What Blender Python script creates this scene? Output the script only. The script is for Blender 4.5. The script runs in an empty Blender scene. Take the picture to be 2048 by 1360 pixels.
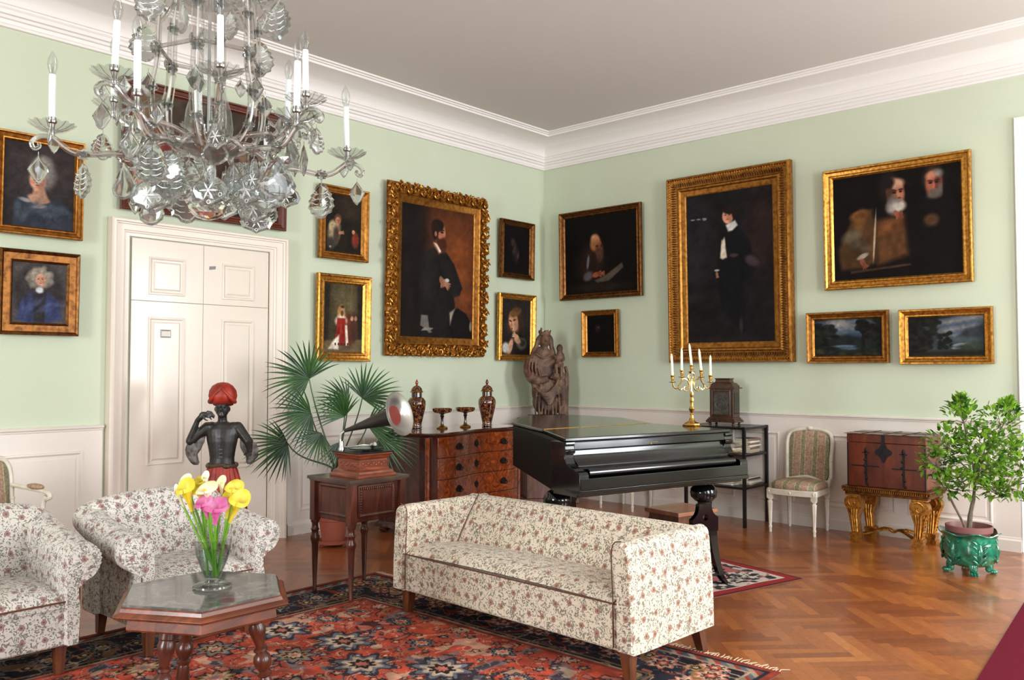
import bpy, math, random
import numpy as np
from mathutils import Vector, Matrix, Euler

S = bpy.context.scene
COL = S.collection
PI = math.pi
rng = random.Random(7)

# ------------------------------------------------------------------ camera
CAM = Vector((-7.7066, -6.4383, 1.42))
YAW, PITCH, FPX = 0.73293, 0.034974, 1725.68
FWD = Vector((math.cos(YAW)*math.cos(PITCH), math.sin(YAW)*math.cos(PITCH), math.sin(PITCH)))
RGT = Vector((math.sin(YAW), -math.cos(YAW), 0))
UPV = RGT.cross(FWD)
cd = bpy.data.cameras.new('camera'); cam = bpy.data.objects.new('camera', cd); COL.objects.link(cam)
cam.matrix_world = Matrix.Translation(CAM) @ Matrix((RGT, UPV, -FWD)).transposed().to_4x4()
cd.sensor_width = 36; cd.lens = FPX*36/2048; cd.clip_start = .05
S.camera = cam
S.view_settings.view_transform = 'Standard'; S.view_settings.look = 'None'
S.view_settings.exposure = 0.0; S.view_settings.gamma = 1.0; S.view_settings.use_curve_mapping = False

# ------------------------------------------------------------------ daylight through the windows
ROOM_X, ROOM_Y, CEIL = -11.0, -8.3, 4.05
WINDOWS = [(-1.0, 1.4), (-4.2, 1.4), (-7.4, 1.4)]       # centre x, width
W_SILL, W_TOP = .40, 3.35
w = bpy.data.worlds.new('sky'); S.world = w; w.use_nodes = True
w.node_tree.nodes['Background'].inputs[0].default_value = (.62, .75, 1, 1)
w.node_tree.nodes['Background'].inputs[1].default_value = .6
def window_light(name, x, wd, e, col):
    l = bpy.data.lights.new(name, 'AREA'); l.shape = 'RECTANGLE'; l.size = wd; l.size_y = W_TOP-W_SILL
    l.energy = e; l.color = col
    o = bpy.data.objects.new(name, l); COL.objects.link(o)
    o.location = (x, ROOM_Y-.32, (W_TOP+W_SILL)/2); o.rotation_euler = (PI/2-.30, 0, 0)
window_light('daylight_east', WINDOWS[0][0], 1.35, 300, (.93, .97, 1))
window_light('daylight_middle', WINDOWS[1][0], 1.35, 280, (.93, .97, 1))
window_light('daylight_west', WINDOWS[2][0], 1.35, 105, (.93, .97, 1))
def side_light():
    l = bpy.data.lights.new('daylight_back', 'AREA'); l.shape = 'RECTANGLE'; l.size = 1.4; l.size_y = 2.6
    l.energy = 300; l.color = (.93, .97, 1)
    o = bpy.data.objects.new('daylight_back', l); COL.objects.link(o)
    o.location = (ROOM_X-.3, -3.6, 1.9); o.rotation_euler = (PI/2, 0, -PI/2)
side_light()

# ------------------------------------------------------------------ helpers
def lin(c):
    return tuple(((x/255)/12.92 if x/255 <= .04045 else ((x/255+.055)/1.055)**2.4) for x in c[:3])
def nmat(name):
    m = bpy.data.materials.new(name); m.use_nodes = True
    nt = m.node_tree; return m, nt, nt.nodes['Principled BSDF']
def setp(b, **k):
    for a, v in k.items():
        b.inputs[a.replace('_', ' ')].default_value = v
def node(nt, t, **k):
    n = nt.nodes.new(t)
    for a, v in k.items():
        if a.startswith('i_'): n.inputs[a[2:].replace('_', ' ')].default_value = v
        else: setattr(n, a, v)
    return n
def ramp(nt, fac, stops, interp='LINEAR'):
    r = nt.nodes.new('ShaderNodeValToRGB'); r.color_ramp.interpolation = interp
    e = r.color_ramp.elements
    while len(e) < len(stops): e.new(.5)
    for q, (p, c) in zip(e, stops): q.position = p; q.color = (*lin(c), 1)
    nt.links.new(fac, r.inputs[0]); return r.outputs[0]
def bump(nt, b, h, st=.2, dist=.01):
    n = node(nt, 'ShaderNodeBump', i_Strength=st, i_Distance=dist)
    nt.links.new(h, n.inputs['Height']); nt.links.new(n.outputs[0], b.inputs['Normal'])
def obj_noise(nt, scale, stretch=(1, 1, 1), detail=4, dist=0, coord='Object'):
    tc = nt.nodes.new('ShaderNodeTexCoord'); mp = nt.nodes.new('ShaderNodeMapping')
    mp.inputs['Scale'].default_value = stretch
    nt.links.new(tc.outputs[coord], mp.inputs[0])
    n = node(nt, 'ShaderNodeTexNoise', i_Scale=scale, i_Detail=detail, i_Distortion=dist)
    nt.links.new(mp.outputs[0], n.inputs['Vector']); return n.outputs['Fac']
def plain(name, c, rough=.5, metal=0, c2=None, nscale=8, bumps=0, spec=.5, coat=0, stretch=(1, 1, 1), em=None):
    m, nt, b = nmat(name)
    setp(b, Base_Color=(*lin(c), 1), Roughness=rough, Metallic=metal)
    b.inputs['Specular IOR Level'].default_value = spec
    b.inputs['Coat Weight'].default_value = coat; b.inputs['Coat Roughness'].default_value = .08
    if c2 is not None:
        f = obj_noise(nt, nscale, stretch)
        nt.links.new(ramp(nt, f, [(.3, c), (.7, c2)]), b.inputs['Base Color'])
    if bumps:
        bump(nt, b, obj_noise(nt, nscale*2, stretch), bumps, .004)
    return m
def wood(name, c1, c2, scale=6, stretch=(1, 1, 8), rough=.3, coat=.3, dist=1.5):
    m, nt, b = nmat(name); setp(b, Roughness=rough)
    b.inputs['Coat Weight'].default_value = coat; b.inputs['Coat Roughness'].default_value = .1
    st = tuple(1/s if s > 1 else 1 for s in stretch)
    f = obj_noise(nt, scale*3, st, 6, dist)
    nt.links.new(ramp(nt, f, [(.25, c1), (.5, tuple((a+b_)/2 for a, b_ in zip(c1, c2))), (.72, c2)]), b.inputs['Base Color'])
    bump(nt, b, f, .08, .002)
    return m

class MB:
    """collects shapes and links them as ONE mesh object"""
    def __init__(s): s.v = []; s.f = []; s.T = Matrix()
    def _add(s, vs, fs, T=None):
        M = s.T @ T if T is not None else s.T
        n = len(s.v); s.v += [tuple(M @ Vector(q)) for q in vs]
        s.f += [tuple(n+i for i in f) for f in fs]; return s
    def box(s, a, b, T=None):
        x0, y0, z0 = a; x1, y1, z1 = b
        return s._add([(x0, y0, z0), (x1, y0, z0), (x1, y1, z0), (x0, y1, z0), (x0, y0, z1), (x1, y0, z1), (x1, y1, z1), (x0, y1, z1)],
            [(3, 2, 1, 0), (4, 5, 6, 7), (0, 1, 5, 4), (1, 2, 6, 5), (2, 3, 7, 6), (3, 0, 4, 7)], T)
    def loft(s, rings, cap=True, closed=True, T=None):
        n = len(rings[0]); vs = [p for r in rings for p in r]; fs = []
        for i in range(len(rings)-1):
            for j in range(n if closed else n-1):
                k = (j+1) % n
                fs.append((i*n+j, i*n+k, (i+1)*n+k, (i+1)*n+j))
        if cap and closed:
            fs.append(tuple(range(n))[::-1]); fs.append(tuple((len(rings)-1)*n+j for j in range(n)))
        return s._add(vs, fs, T)
    def lathe(s, prof, n=24, T=None, flute=0, fn=0):
        rings = []
        for r, z in prof:
            rings.append([((r*(1+flute*math.cos(fn*2*PI*k/n)))*math.cos(2*PI*k/n), (r*(1+flute*math.cos(fn*2*PI*k/n)))*math.sin(2*PI*k/n), z) for k in range(n)])
        return s.loft(rings, T=T)
    def frust(s, a, b, za, zb, T=None):      # tapered box: half sizes (x,y)
        r = lambda h, z: [(-h[0], -h[1], z), (h[0], -h[1], z), (h[0], h[1], z), (-h[0], h[1], z)]
        return s.loft([r(a, za), r(b, zb)], T=T)
    def tube(s, pts, r, n=8, T=None, cap=True, flat=1):
        P = [Vector(p) for p in pts]; R = r if isinstance(r, (list, tuple)) else [r]*len(P)
        t0 = (P[1]-P[0]).normalized(); u = t0.orthogonal().normalized(); rings = []
        for i, p in enumerate(P):
            t = ((P[min(i+1, len(P)-1)]-P[max(i-1, 0)])).normalized()
            u = (u - t*u.dot(t)); u = u.normalized() if u.length > 1e-6 else t.orthogonal().normalized()
            w_ = t.cross(u)
            rings.append([tuple(p+(u*math.cos(2*PI*k/n)*flat+w_*math.sin(2*PI*k/n))*R[i]) for k in range(n)])
        return s.loft(rings, cap=cap, T=T)
    def ell(s, c, r, n=12, m=8, T=None):
        rings = []
        for i in range(m+1):
            a = -PI/2+PI*i/m; ca = max(math.cos(a), .02)
            rings.append([(c[0]+r[0]*ca*math.cos(2*PI*k/n), c[1]+r[1]*ca*math.sin(2*PI*k/n), c[2]+r[2]*math.sin(a)) for k in range(n)])
        return s.loft(rings, T=T)
    def prism(s, poly, z0, z1, T=None):
        return s.loft([[(x, y, z0) for x, y in poly], [(x, y, z1) for x, y in poly]], T=T)
    def cap(s, a, b, ra, rb, n=10):          # tapered capsule
        a = Vector(a); b = Vector(b); s.tube([a, b], [ra, rb], n)
        s.ell(a, (ra,)*3, n, 6); s.ell(b, (rb,)*3, n, 6); return s
    def grid(s, fn, nu, nv, T=None):
        vs = [fn(i/nu, j/nv) for j in range(nv+1) for i in range(nu+1)]
        fs = [(j*(nu+1)+i, j*(nu+1)+i+1, (j+1)*(nu+1)+i+1, (j+1)*(nu+1)+i) for j in range(nv) for i in range(nu)]
        return s._add(vs, fs, T)
    def mould(s, w_, h, prof, T=None):       # rectangular moulding, local X right, Z up, front -Y ; prof (inset, protrusion)
        rings = [[(-(w_/2-d), -p, -(h/2-d)), (w_/2-d, -p, -(h/2-d)), (w_/2-d, -p, h/2-d), (-(w_/2-d), -p, h/2-d)] for d, p in prof]
        return s.loft(rings, cap=False, T=T)
    def build(s, name, mat, parent=None, smooth=35, bevel=0, uv=False, seg=2):
        me = bpy.data.meshes.new(name); me.from_pydata(s.v, [], s.f); me.validate()
        if smooth:
            me.polygons.foreach_set('use_smooth', [True]*len(me.polygons))
            me.set_sharp_from_angle(angle=math.radians(smooth))
        if uv: box_uv(me)
        if mat: me.materials.append(mat)
        o = bpy.data.objects.new(name, me); COL.objects.link(o)
        if parent is not None: o.parent = parent
        if bevel:
            b = o.modifiers.new('bevel', 'BEVEL'); b.width = bevel; b.segments = seg; b.limit_method = 'ANGLE'; b.angle_limit = math.radians(40)
        return o

def box_uv(me):
    uvl = me.uv_layers.new(name='UVMap'); co = me.vertices
    for p in me.polygons:
        n = p.normal; a = [abs(n.x), abs(n.y), abs(n.z)]; k = a.index(max(a))
        for li in p.loop_indices:
            v = co[me.loops[li].vertex_index].co
            uvl.data[li].uv = (v.y, v.z) if k == 0 else ((v.x, v.z) if k == 1 else (v.x, v.y))
def flip_outward(o):
    import bmesh
    bm = bmesh.new(); bm.from_mesh(o.data); bmesh.ops.recalc_face_normals(bm, faces=bm.faces); bm.to_mesh(o.data); bm.free(); return o
def TR(x=0, y=0, z=0, rx=0, ry=0, rz=0, s=1):
    M = Matrix.Translation((x, y, z)) @ Euler((rx, ry, rz)).to_matrix().to_4x4()
    return M @ (Matrix.Scale(s, 4) if not isinstance(s, tuple) else Matrix.Diagonal((*s, 1)))
def tag(o, label=None, cat=None, group=None, kind=None):
    if label: o['label'] = label
    if cat: o['category'] = cat
    if group: o['group'] = group
    if kind: o['kind'] = kind
    return o
def thing(name, label, cat, loc=(0, 0, 0), rz=0, group=None, rx=0):
    o = bpy.data.objects.new(name, None); o.empty_display_size = .1; COL.objects.link(o)
    o.location = loc; o.rotation_euler = (rx, 0, rz); return tag(o, label, cat, group)
def struct(o, label=None):
    o['kind'] = 'structure'
    if label: o['label'] = label
    return o
def dup(root, loc, rz, label=None, group=None):
    r = root.copy(); COL.objects.link(r); r.location = loc; r.rotation_euler = (root.rotation_euler[0], 0, rz)
    if label: r['label'] = label
    if group: r['group'] = group
    for ch in list(root.children):
        c = ch.copy(); COL.objects.link(c); c.parent = r
        for g in list(ch.children):
            d = g.copy(); COL.objects.link(d); d.parent = c
    return r
def remesh(o, vox=.01, it=4):
    m = o.modifiers.new('remesh', 'REMESH'); m.mode = 'VOXEL'; m.voxel_size = vox; m.use_smooth_shade = True
    m = o.modifiers.new('smooth', 'SMOOTH'); m.iterations = it; m.factor = .5; return o
def arc(cx, cy, r, a0, a1, n):
    return [(cx+r*math.cos(math.radians(a0+(a1-a0)*i/n)), cy+r*math.sin(math.radians(a0+(a1-a0)*i/n))) for i in range(n+1)]
def bez(p0, p1, p2, p3, n=12):
    P = [Vector(p) for p in (p0, p1, p2, p3)]
    return [P[0]*(1-t)**3+P[1]*3*t*(1-t)**2+P[2]*3*t*t*(1-t)+P[3]*t**3 for t in [i/n for i in range(n+1)]]
def crom(pts, n=6):
    P = [Vector(p) for p in pts]; P = [P[0]*2-P[1]]+P+[P[-1]*2-P[-2]]; out = []
    for i in range(1, len(P)-2):
        for k in range(n):
            t = k/n; a, b, c, d = P[i-1:i+3]
            out.append(.5*((2*b)+(c-a)*t+(2*a-5*b+4*c-d)*t*t+(3*b-a-3*c+d)*t**3))
    out.append(P[-2]); return out

# ------------------------------------------------------------------ materials
M_WALL = plain('pale_green_paint', (203, 211, 188), .85, c2=(199, 207, 183), nscale=1.5, spec=.2)
M_CEIL = plain('ceiling_white', (214, 208, 203), .9, spec=.2)
M_STUC = plain('stucco_white', (236, 231, 227), .7, spec=.3)
M_PAINT = plain('white_gloss_paint', (228, 219, 210), .35, c2=(222, 212, 202), nscale=2, bumps=.03, spec=.4)
M_DOOR = plain('cream_door_paint', (230, 217, 204), .19, c2=(225, 211, 198), nscale=3, bumps=.12, spec=.38)
M_WHLAC = plain('aged_white_lacquer', (226, 218, 202), .4, c2=(204, 194, 176), nscale=14)
M_BLACK = plain('black_piano_lacquer', (5, 5, 8), .13, c2=(8, 8, 10), nscale=4, coat=.2)
M_BLKS = plain('dull_black_lacquer', (5, 4, 5), .5, spec=.08)
M_EBON = plain('black_lacquered_wood', (12, 11, 12), .28)
M_IRON = plain('blackened_iron', (32, 30, 30), .45, metal=.6)
M_MAHOG = wood('dark_mahogany', (44, 17, 11), (104, 48, 30), 5, (1, 1, 6), .32, .18)
M_MAHOGX = wood('mahogany_moulding', (70, 28, 14), (138, 70, 36), 5, (6, 1, 1), .3, .18)
M_WALN = wood('brown_walnut', (58, 28, 16), (120, 70, 42), 6, (1, 1, 6), .35, .2)
M_LEGW = wood('brown_leg_wood', (62, 30, 16), (112, 62, 34), 6, (1, 1, 6), .35, .3)
M_BRASS = plain('polished_brass', (214, 170, 84), .22, metal=1)
M_SILV = plain('nickel_metal', (190, 190, 188), .25, metal=1)
M_WAX = plain('ivory_wax', (250, 244, 214), .45, spec=.4)
M_PIPE = plain('brown_piping', (96, 56, 40), .7)
def gilt(name, c=(172, 116, 50), c2=(118, 72, 26), rough=.4, ns=30):
    m, nt, b = nmat(name); setp(b, Metallic=.85, Roughness=rough)
    f = obj_noise(nt, ns, (1, 1, 1), 5)
    nt.links.new(ramp(nt, f, [(.3, c2), (.62, c)]), b.inputs['Base Color']); bump(nt, b, f, .25, .004)
    return m
M_GILT = gilt('gold_leaf'); M_GILTD = gilt('dark_gold_leaf', (128, 82, 38), (74, 42, 18))
M_GILTB = gilt('bright_gold_leaf', (206, 148, 66), (136, 86, 30), .32, 40)
def crystal(name, tint=(238, 240, 240)):
    m = bpy.data.materials.new(name); m.use_nodes = True; nt = m.node_tree; nt.nodes.clear()
    out = nt.nodes.new('ShaderNodeOutputMaterial')
    g = node(nt, 'ShaderNodeBsdfGlass', i_IOR=1.5, i_Roughness=.0); g.inputs['Color'].default_value = (*lin(tint), 1)
    t = nt.nodes.new('ShaderNodeBsdfTransparent'); mx = node(nt, 'ShaderNodeMixShader'); mx.inputs[0].default_value = .86
    nt.links.new(t.outputs[0], mx.inputs[1]); nt.links.new(g.outputs[0], mx.inputs[2]); nt.links.new(mx.outputs[0], out.inputs[0]); return m
def thin_glass(name, tint=(238, 240, 240), fac=.22):
    m = bpy.data.materials.new(name); m.use_nodes = True; nt = m.node_tree; nt.nodes.clear()
    out = nt.nodes.new('ShaderNodeOutputMaterial'); mix = nt.nodes.new('ShaderNodeMixShader')
    lw = node(nt, 'ShaderNodeLayerWeight', i_Blend=fac)
    t = nt.nodes.new('ShaderNodeBsdfTransparent'); t.inputs['Color'].default_value = (*lin(tint), 1)
    g = node(nt, 'ShaderNodeBsdfGlossy', i_Roughness=.05)
    nt.links.new(lw.outputs['Facing'], mix.inputs[0]); nt.links.new(t.outputs[0], mix.inputs[1]); nt.links.new(g.outputs[0], mix.inputs[2])
    nt.links.new(mix.outputs[0], out.inputs[0]); return m
M_CRY = crystal('cut_crystal'); M_TGL = thin_glass('clear_glass', (244, 246, 246), .13)
M_TUBE = thin_glass('glass_sleeve', (240, 238, 236), .5)

def floral(name, base=(216, 202, 182), flower=(160, 122, 106), leaf=(108, 100, 86), sc=11):
    m, nt, b = nmat(name); setp(b, Roughness=.9); b.inputs['Specular IOR Level'].default_value = .15
    b.inputs['Sheen Weight'].default_value = .15
    L = nt.links.new; tc = nt.nodes.new('ShaderNodeTexCoord')
    def math_(op, a, b_=None, c=None):
        n = nt.nodes.new('ShaderNodeMath'); n.operation = op
        for i, x in enumerate((a, b_, c)):
            if x is None: continue
            if isinstance(x, (int, float)): n.inputs[i].default_value = x
            else: L(x, n.inputs[i])
        return n.outputs[0]
    uv = tc.outputs['UV']
    wob = node(nt, 'ShaderNodeTexNoise', i_Scale=70, i_Detail=2); wob.noise_dimensions = '2D'; L(uv, wob.inputs['Vector'])
    v = node(nt, 'ShaderNodeTexVoronoi', i_Scale=sc, i_Randomness=.35); v.voronoi_dimensions = '2D'; L(uv, v.inputs['Vector'])
    d = math_('MULTIPLY', v.outputs['Distance'], math_('ADD', .45, math_('MULTIPLY', wob.outputs['Fac'], 1.1)))
    flo = math_('LESS_THAN', d, .165); cen = math_('LESS_THAN', d, .06)
    halo = math_('LESS_THAN', v.outputs['Distance'], .44)
    # scrolling stems : contour lines of a smooth noise
    n1 = node(nt, 'ShaderNodeTexNoise', i_Scale=sc*3.1, i_Detail=1, i_Distortion=.8); n1.noise_dimensions = '2D'; L(uv, n1.inputs['Vector'])
    vine = math_('LESS_THAN', math_('ABSOLUTE', math_('SUBTRACT', n1.outputs['Fac'], .5)), .024)
    v2 = node(nt, 'ShaderNodeTexVoronoi', i_Scale=sc*7.5, i_Randomness=1); v2.voronoi_dimensions = '2D'; L(uv, v2.inputs['Vector'])
    near = math_('LESS_THAN', math_('ABSOLUTE', math_('SUBTRACT', n1.outputs['Fac'], .5)), .11)
    lf = math_('MULTIPLY', math_('LESS_THAN', math_('MULTIPLY', v2.outputs['Distance'], math_('ADD', .5, wob.outputs['Fac'])), .33), near)
    lv = math_('MAXIMUM', vine, lf)
    weave = node(nt, 'ShaderNodeTexNoise', i_Scale=500); weave.noise_dimensions = '2D'; L(uv, weave.inputs['Vector'])
    def mix(f, a, c):
        x = nt.nodes.new('ShaderNodeMix'); x.data_type = 'RGBA'; L(f, x.inputs[0])
        if isinstance(a, tuple): x.inputs[6].default_value = (*lin(a), 1)
        else: L(a, x.inputs[6])
        if isinstance(c, tuple): x.inputs[7].default_value = (*lin(c), 1)
        else: L(c, x.inputs[7])
        return x.outputs[2]
    leafc = mix(wob.outputs['Fac'], leaf, tuple(min(255, q+45) for q in leaf))
    c = mix(lv, base, leafc); c = mix(flo, c, flower); c = mix(cen, c, tuple(int(q*.72) for q in flower))
    L(c, b.inputs['Base Color']); bump(nt, b, weave.outputs['Fac'], .15, .002)
    return m
M_FLOR = floral('cream_floral_fabric')
M_FLOR2 = floral('grey_floral_fabric', (206, 199, 190), (152, 122, 116), (102, 98, 92), 12)
def striped(name):
    m, nt, b = nmat(name); setp(b, Roughness=.75); L = nt.links.new
    tc = nt.nodes.new('ShaderNodeTexCoord'); sx = nt.nodes.new('ShaderNodeSeparateXYZ'); L(tc.outputs['Object'], sx.inputs[0])
    md = nt.nodes.new('ShaderNodeMath'); md.operation = 'PINGPONG'; md.inputs[1].default_value = .055
    ad = nt.nodes.new('ShaderNodeMath'); ad.operation = 'ADD'; ad.inputs[1].default_value = 5.0; L(sx.outputs[0], ad.inputs[0]); L(ad.outputs[0], md.inputs[0])
    mu = nt.nodes.new('ShaderNodeMath'); mu.operation = 'MULTIPLY'; mu.inputs[1].default_value = 18.0; L(md.outputs[0], mu.inputs[0])
    base = ramp(nt, mu.outputs[0], [(0, (142, 140, 112)), (.3, (142, 140, 112)), (.33, (206, 190, 158)), (.4, (206, 190, 158)), (.42, (178, 150, 128))], 'CONSTANT')
    f = obj_noise(nt, 60, (1, 1, 1), 3)
    mx = nt.nodes.new('ShaderNodeMix'); mx.data_type = 'RGBA'; mx.blend_type = 'MULTIPLY'; mx.inputs[0].default_value = .7
    L(base, mx.inputs[6]); L(ramp(nt, f, [(.4, (196, 176, 166)), (.58, (255, 250, 240))]), mx.inputs[7])
    L(mx.outputs[2], b.inputs['Base Color']); return m
M_STRIPE = striped('striped_silk')
def vcol(name, rough=.5, spec=.4, noise=0):
    m, nt, b = nmat(name); setp(b, Roughness=rough); b.inputs['Specular IOR Level'].default_value = spec
    a = nt.nodes.new('ShaderNodeAttribute'); a.attribute_name = 'Col'
    nt.links.new(a.outputs['Color'], b.inputs['Base Color'])
    if noise: bump(nt, b, obj_noise(nt, noise, (1, 1, 1), 3), .3, .003)
    return m
M_CANV = vcol('oil_on_canvas', .6, .12)
M_RUG = vcol('knotted_wool', .95, .1, 250)

def colour_grid(name, mat, w_, h, C, place, parent=None, thick=0):
    """C: (ny, nx, 3) sRGB 0..255, row 0 at the top; place(u, v)-> arrays of xyz"""
    ny, nx = C.shape[:2]
    u, v = np.meshgrid(np.linspace(0, 1, nx), np.linspace(1, 0, ny))
    P = place(u.ravel(), v.ravel())
    me = bpy.data.meshes.new(name)
    idx = np.arange(nx*ny).reshape(ny, nx)
    q = np.stack([idx[1:, :-1], idx[1:, 1:], idx[:-1, 1:], idx[:-1, :-1]], -1).reshape(-1, 4)
    me.vertices.add(nx*ny); me.vertices.foreach_set('co', P.astype(np.float32).ravel())
    me.loops.add(q.size); me.loops.foreach_set('vertex_index', q.astype(np.int32).ravel())
    me.polygons.add(len(q)); me.polygons.foreach_set('loop_start', np.arange(0, q.size, 4, dtype=np.int32))
    me.polygons.foreach_set('loop_total', np.full(len(q), 4, dtype=np.int32))
    me.update(calc_edges=True)
    a = me.color_attributes.new('Col', 'FLOAT_COLOR', 'POINT')
    c = np.clip(C.reshape(-1, 3)/255, 0, 1); c = np.where(c <= .04045, c/12.92, ((c+.055)/1.055)**2.4)
    a.data.foreach_set('color', np.concatenate([c, np.ones((len(c), 1))], 1).astype(np.float32).ravel())
    me.materials.append(mat); o = bpy.data.objects.new(name, me); COL.objects.link(o)
    if parent is not None: o.parent = parent
    return o

def vnoise(x, y, seed=0):
    xi = np.floor(x).astype(int); yi = np.floor(y).astype(int); fx = x-xi; fy = y-yi
    fx = fx*fx*(3-2*fx); fy = fy*fy*(3-2*fy)
    def h(a, b):
        n = (a*374761393+b*668265263+seed*1442695041) & 0x7fffffff
        n = ((n ^ (n >> 13))*1274126177) & 0x7fffffff
        return ((n ^ (n >> 16)) & 0xffff)/65535.0
    return (h(xi, yi)*(1-fx)+h(xi+1, yi)*fx)*(1-fy)+(h(xi, yi+1)*(1-fx)+h(xi+1, yi+1)*fx)*fy
class Paint:
    """x,y fractions of the picture, y from the top; radii in fractions of the width"""
    def __init__(s, w_, h, bg, n=150, seed=1):
        s.a = h/w_; s.nx = n; s.ny = int(n*s.a)
        s.X, s.Y = np.meshgrid(np.linspace(0, 1, s.nx), np.linspace(0, s.a, s.ny))
        s.C = np.zeros((s.ny, s.nx, 3))+np.array(bg, float); s.seed = seed
    def blend(s, m, c): s.C = s.C*(1-m[..., None])+np.array(c, float)*m[..., None]; return s
    def e(s, x, y, rx, ry, c, soft=.35, rot=0, al=1):
        dx = s.X-x; dy = s.Y-y*s.a; r = math.radians(rot)
        a = dx*math.cos(r)+dy*math.sin(r); b = -dx*math.sin(r)+dy*math.cos(r)
        d = np.sqrt((a/rx)**2+(b/ry)**2)
        return s.blend(np.clip((1+soft/2-d)/max(soft, .02), 0, 1)*al, c)
    def p(s, pts, c, soft=.012, al=1):
        P = [(a, b*s.a) for a, b in pts]; ins = np.zeros(s.X.shape, bool); dm = np.full(s.X.shape, 9.0)
        for i in range(len(P)):
            (x0, y0), (x1, y1) = P[i], P[(i+1) % len(P)]
            cr = ((y0 > s.Y) != (y1 > s.Y)) & (s.X < (x1-x0)*(s.Y-y0)/((y1-y0) or 1e-9)+x0); ins ^= cr
            t = np.clip(((s.X-x0)*(x1-x0)+(s.Y-y0)*(y1-y0))/max((x1-x0)**2+(y1-y0)**2, 1e-9), 0, 1)
            dm = np.minimum(dm, np.hypot(s.X-x0-t*(x1-x0), s.Y-y0-t*(y1-y0)))
        sd = np.where(ins, dm, -dm)
        return s.blend(np.clip(.5+sd/soft, 0, 1)*al, c)
    def mott(s, amp=10, sc=14):
        n = vnoise(s.X*sc, s.Y*sc, s.seed)*.6+vnoise(s.X*sc*2.7, s.Y*sc*2.7, s.seed+5)*.4-.5
        s.C = np.clip(s.C*(1+n[..., None]*amp/40)+n[..., None]*amp*.2, 0, 255); return s
# ================================================================== the room
def build_floor():
    L, W = .40, .067
    vs, fs, uv, tone = [], [], [], []
    c45 = math.sqrt(.5)
    def add(x0, y0, x1, y1, vert):
        cx, cy = (x0+x1)/2, (y0+y1)/2
        X, Y = (cx-cy)*c45, (cx+cy)*c45
        X -= 5; Y -= 4
        if not (ROOM_X-.2 < X < .2 and ROOM_Y-.2 < Y < .2): return
        n = len(vs)
        for a, b in ((x0, y0), (x1, y0), (x1, y1), (x0, y1)):
            px_, py_ = (a-b)*c45-5, (a+b)*c45-4
            vs.append((min(max(px_, ROOM_X-.1), .1), min(max(py_, ROOM_Y-.1), .1), 0))
        fs.append((n, n+1, n+2, n+3)); o = (rng.random()*9, rng.random()*9)
        q = [(x0, y0), (x1, y0), (x1, y1), (x0, y1)]
        lo = (y0 if vert else x0), (x0 if vert else y0)
        for a, b in q:
            l, t = (b-y0, a-x0) if vert else (a-x0, b-y0)
            uv.append((l/L, t/W))
        base = rng.gauss(.43, .08) + (.06 if not vert else -.03)
        tone.append(base)
    for i in range(-190, 190):
        for j in range(-40, 40):
            ox, oy = i*W+j*L, i*W-j*L
            add(ox, oy, ox+L, oy+W, False)
            add(ox-W, oy, ox, oy+L, True)
    me = bpy.data.meshes.new('floor'); me.from_pydata(vs, [], fs)
    ul = me.uv_layers.new(name='UVMap')
    for k, p in enumerate(uv): ul.data[k].uv = p
    at_ = me.attributes.new('tone', 'FLOAT', 'FACE'); at_.data.foreach_set('value', tone)
    m, nt, b = nmat('oak_parquet'); Lk = nt.links.new
    a = nt.nodes.new('ShaderNodeAttribute'); a.attribute_name = 'tone'
    grain = obj_noise(nt, 30, (1, 1, 1), 5)
    tc = nt.nodes.new('ShaderNodeTexCoord')
    def mt(op, x, y):
        n = nt.nodes.new('ShaderNodeMath'); n.operation = op
        for i, q in enumerate((x, y)):
            if isinstance(q, (int, float)): n.inputs[i].default_value = q
            else: Lk(q, n.inputs[i])
        return n.outputs[0]
    f = mt('ADD', a.outputs['Fac'], mt('MULTIPLY', mt('SUBTRACT', grain, .5), .35))
    c = ramp(nt, f, [(0, (84, 38, 14)), (.35, (134, 68, 28)), (.6, (168, 96, 44)), (.95, (206, 138, 74))])
    sx = nt.nodes.new('ShaderNodeSeparateXYZ'); Lk(tc.outputs['UV'], sx.inputs[0])
    eu = mt('MULTIPLY', mt('MINIMUM', sx.outputs[0], mt('SUBTRACT', 1, sx.outputs[0])), L)
    ev = mt('MULTIPLY', mt('MINIMUM', sx.outputs[1], mt('SUBTRACT', 1, sx.outputs[1])), W)
    gap = mt('LESS_THAN', mt('MINIMUM', eu, ev), .0009)
    mx = nt.nodes.new('ShaderNodeMix'); mx.data_type = 'RGBA'; Lk(mt('MULTIPLY', gap, .6), mx.inputs[0]); Lk(c, mx.inputs[6]); mx.inputs[7].default_value = (*lin((40, 18, 8)), 1)
    Lk(mx.outputs[2], b.inputs['Base Color']); setp(b, Roughness=.30)
    b.inputs['Coat Weight'].default_value = .35; b.inputs['Coat Roughness'].default_value = .16
    bump(nt, b, obj_noise(nt, 5, (1, 1, 1), 2), .05, .02)
    me.materials.append(m); o = bpy.data.objects.new('floor', me); COL.objects.link(o); struct(o)
build_floor()
T = .25
RECESS = (-6.25, -4.86, 3.42, .30)      # y0, y1, top, depth
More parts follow.
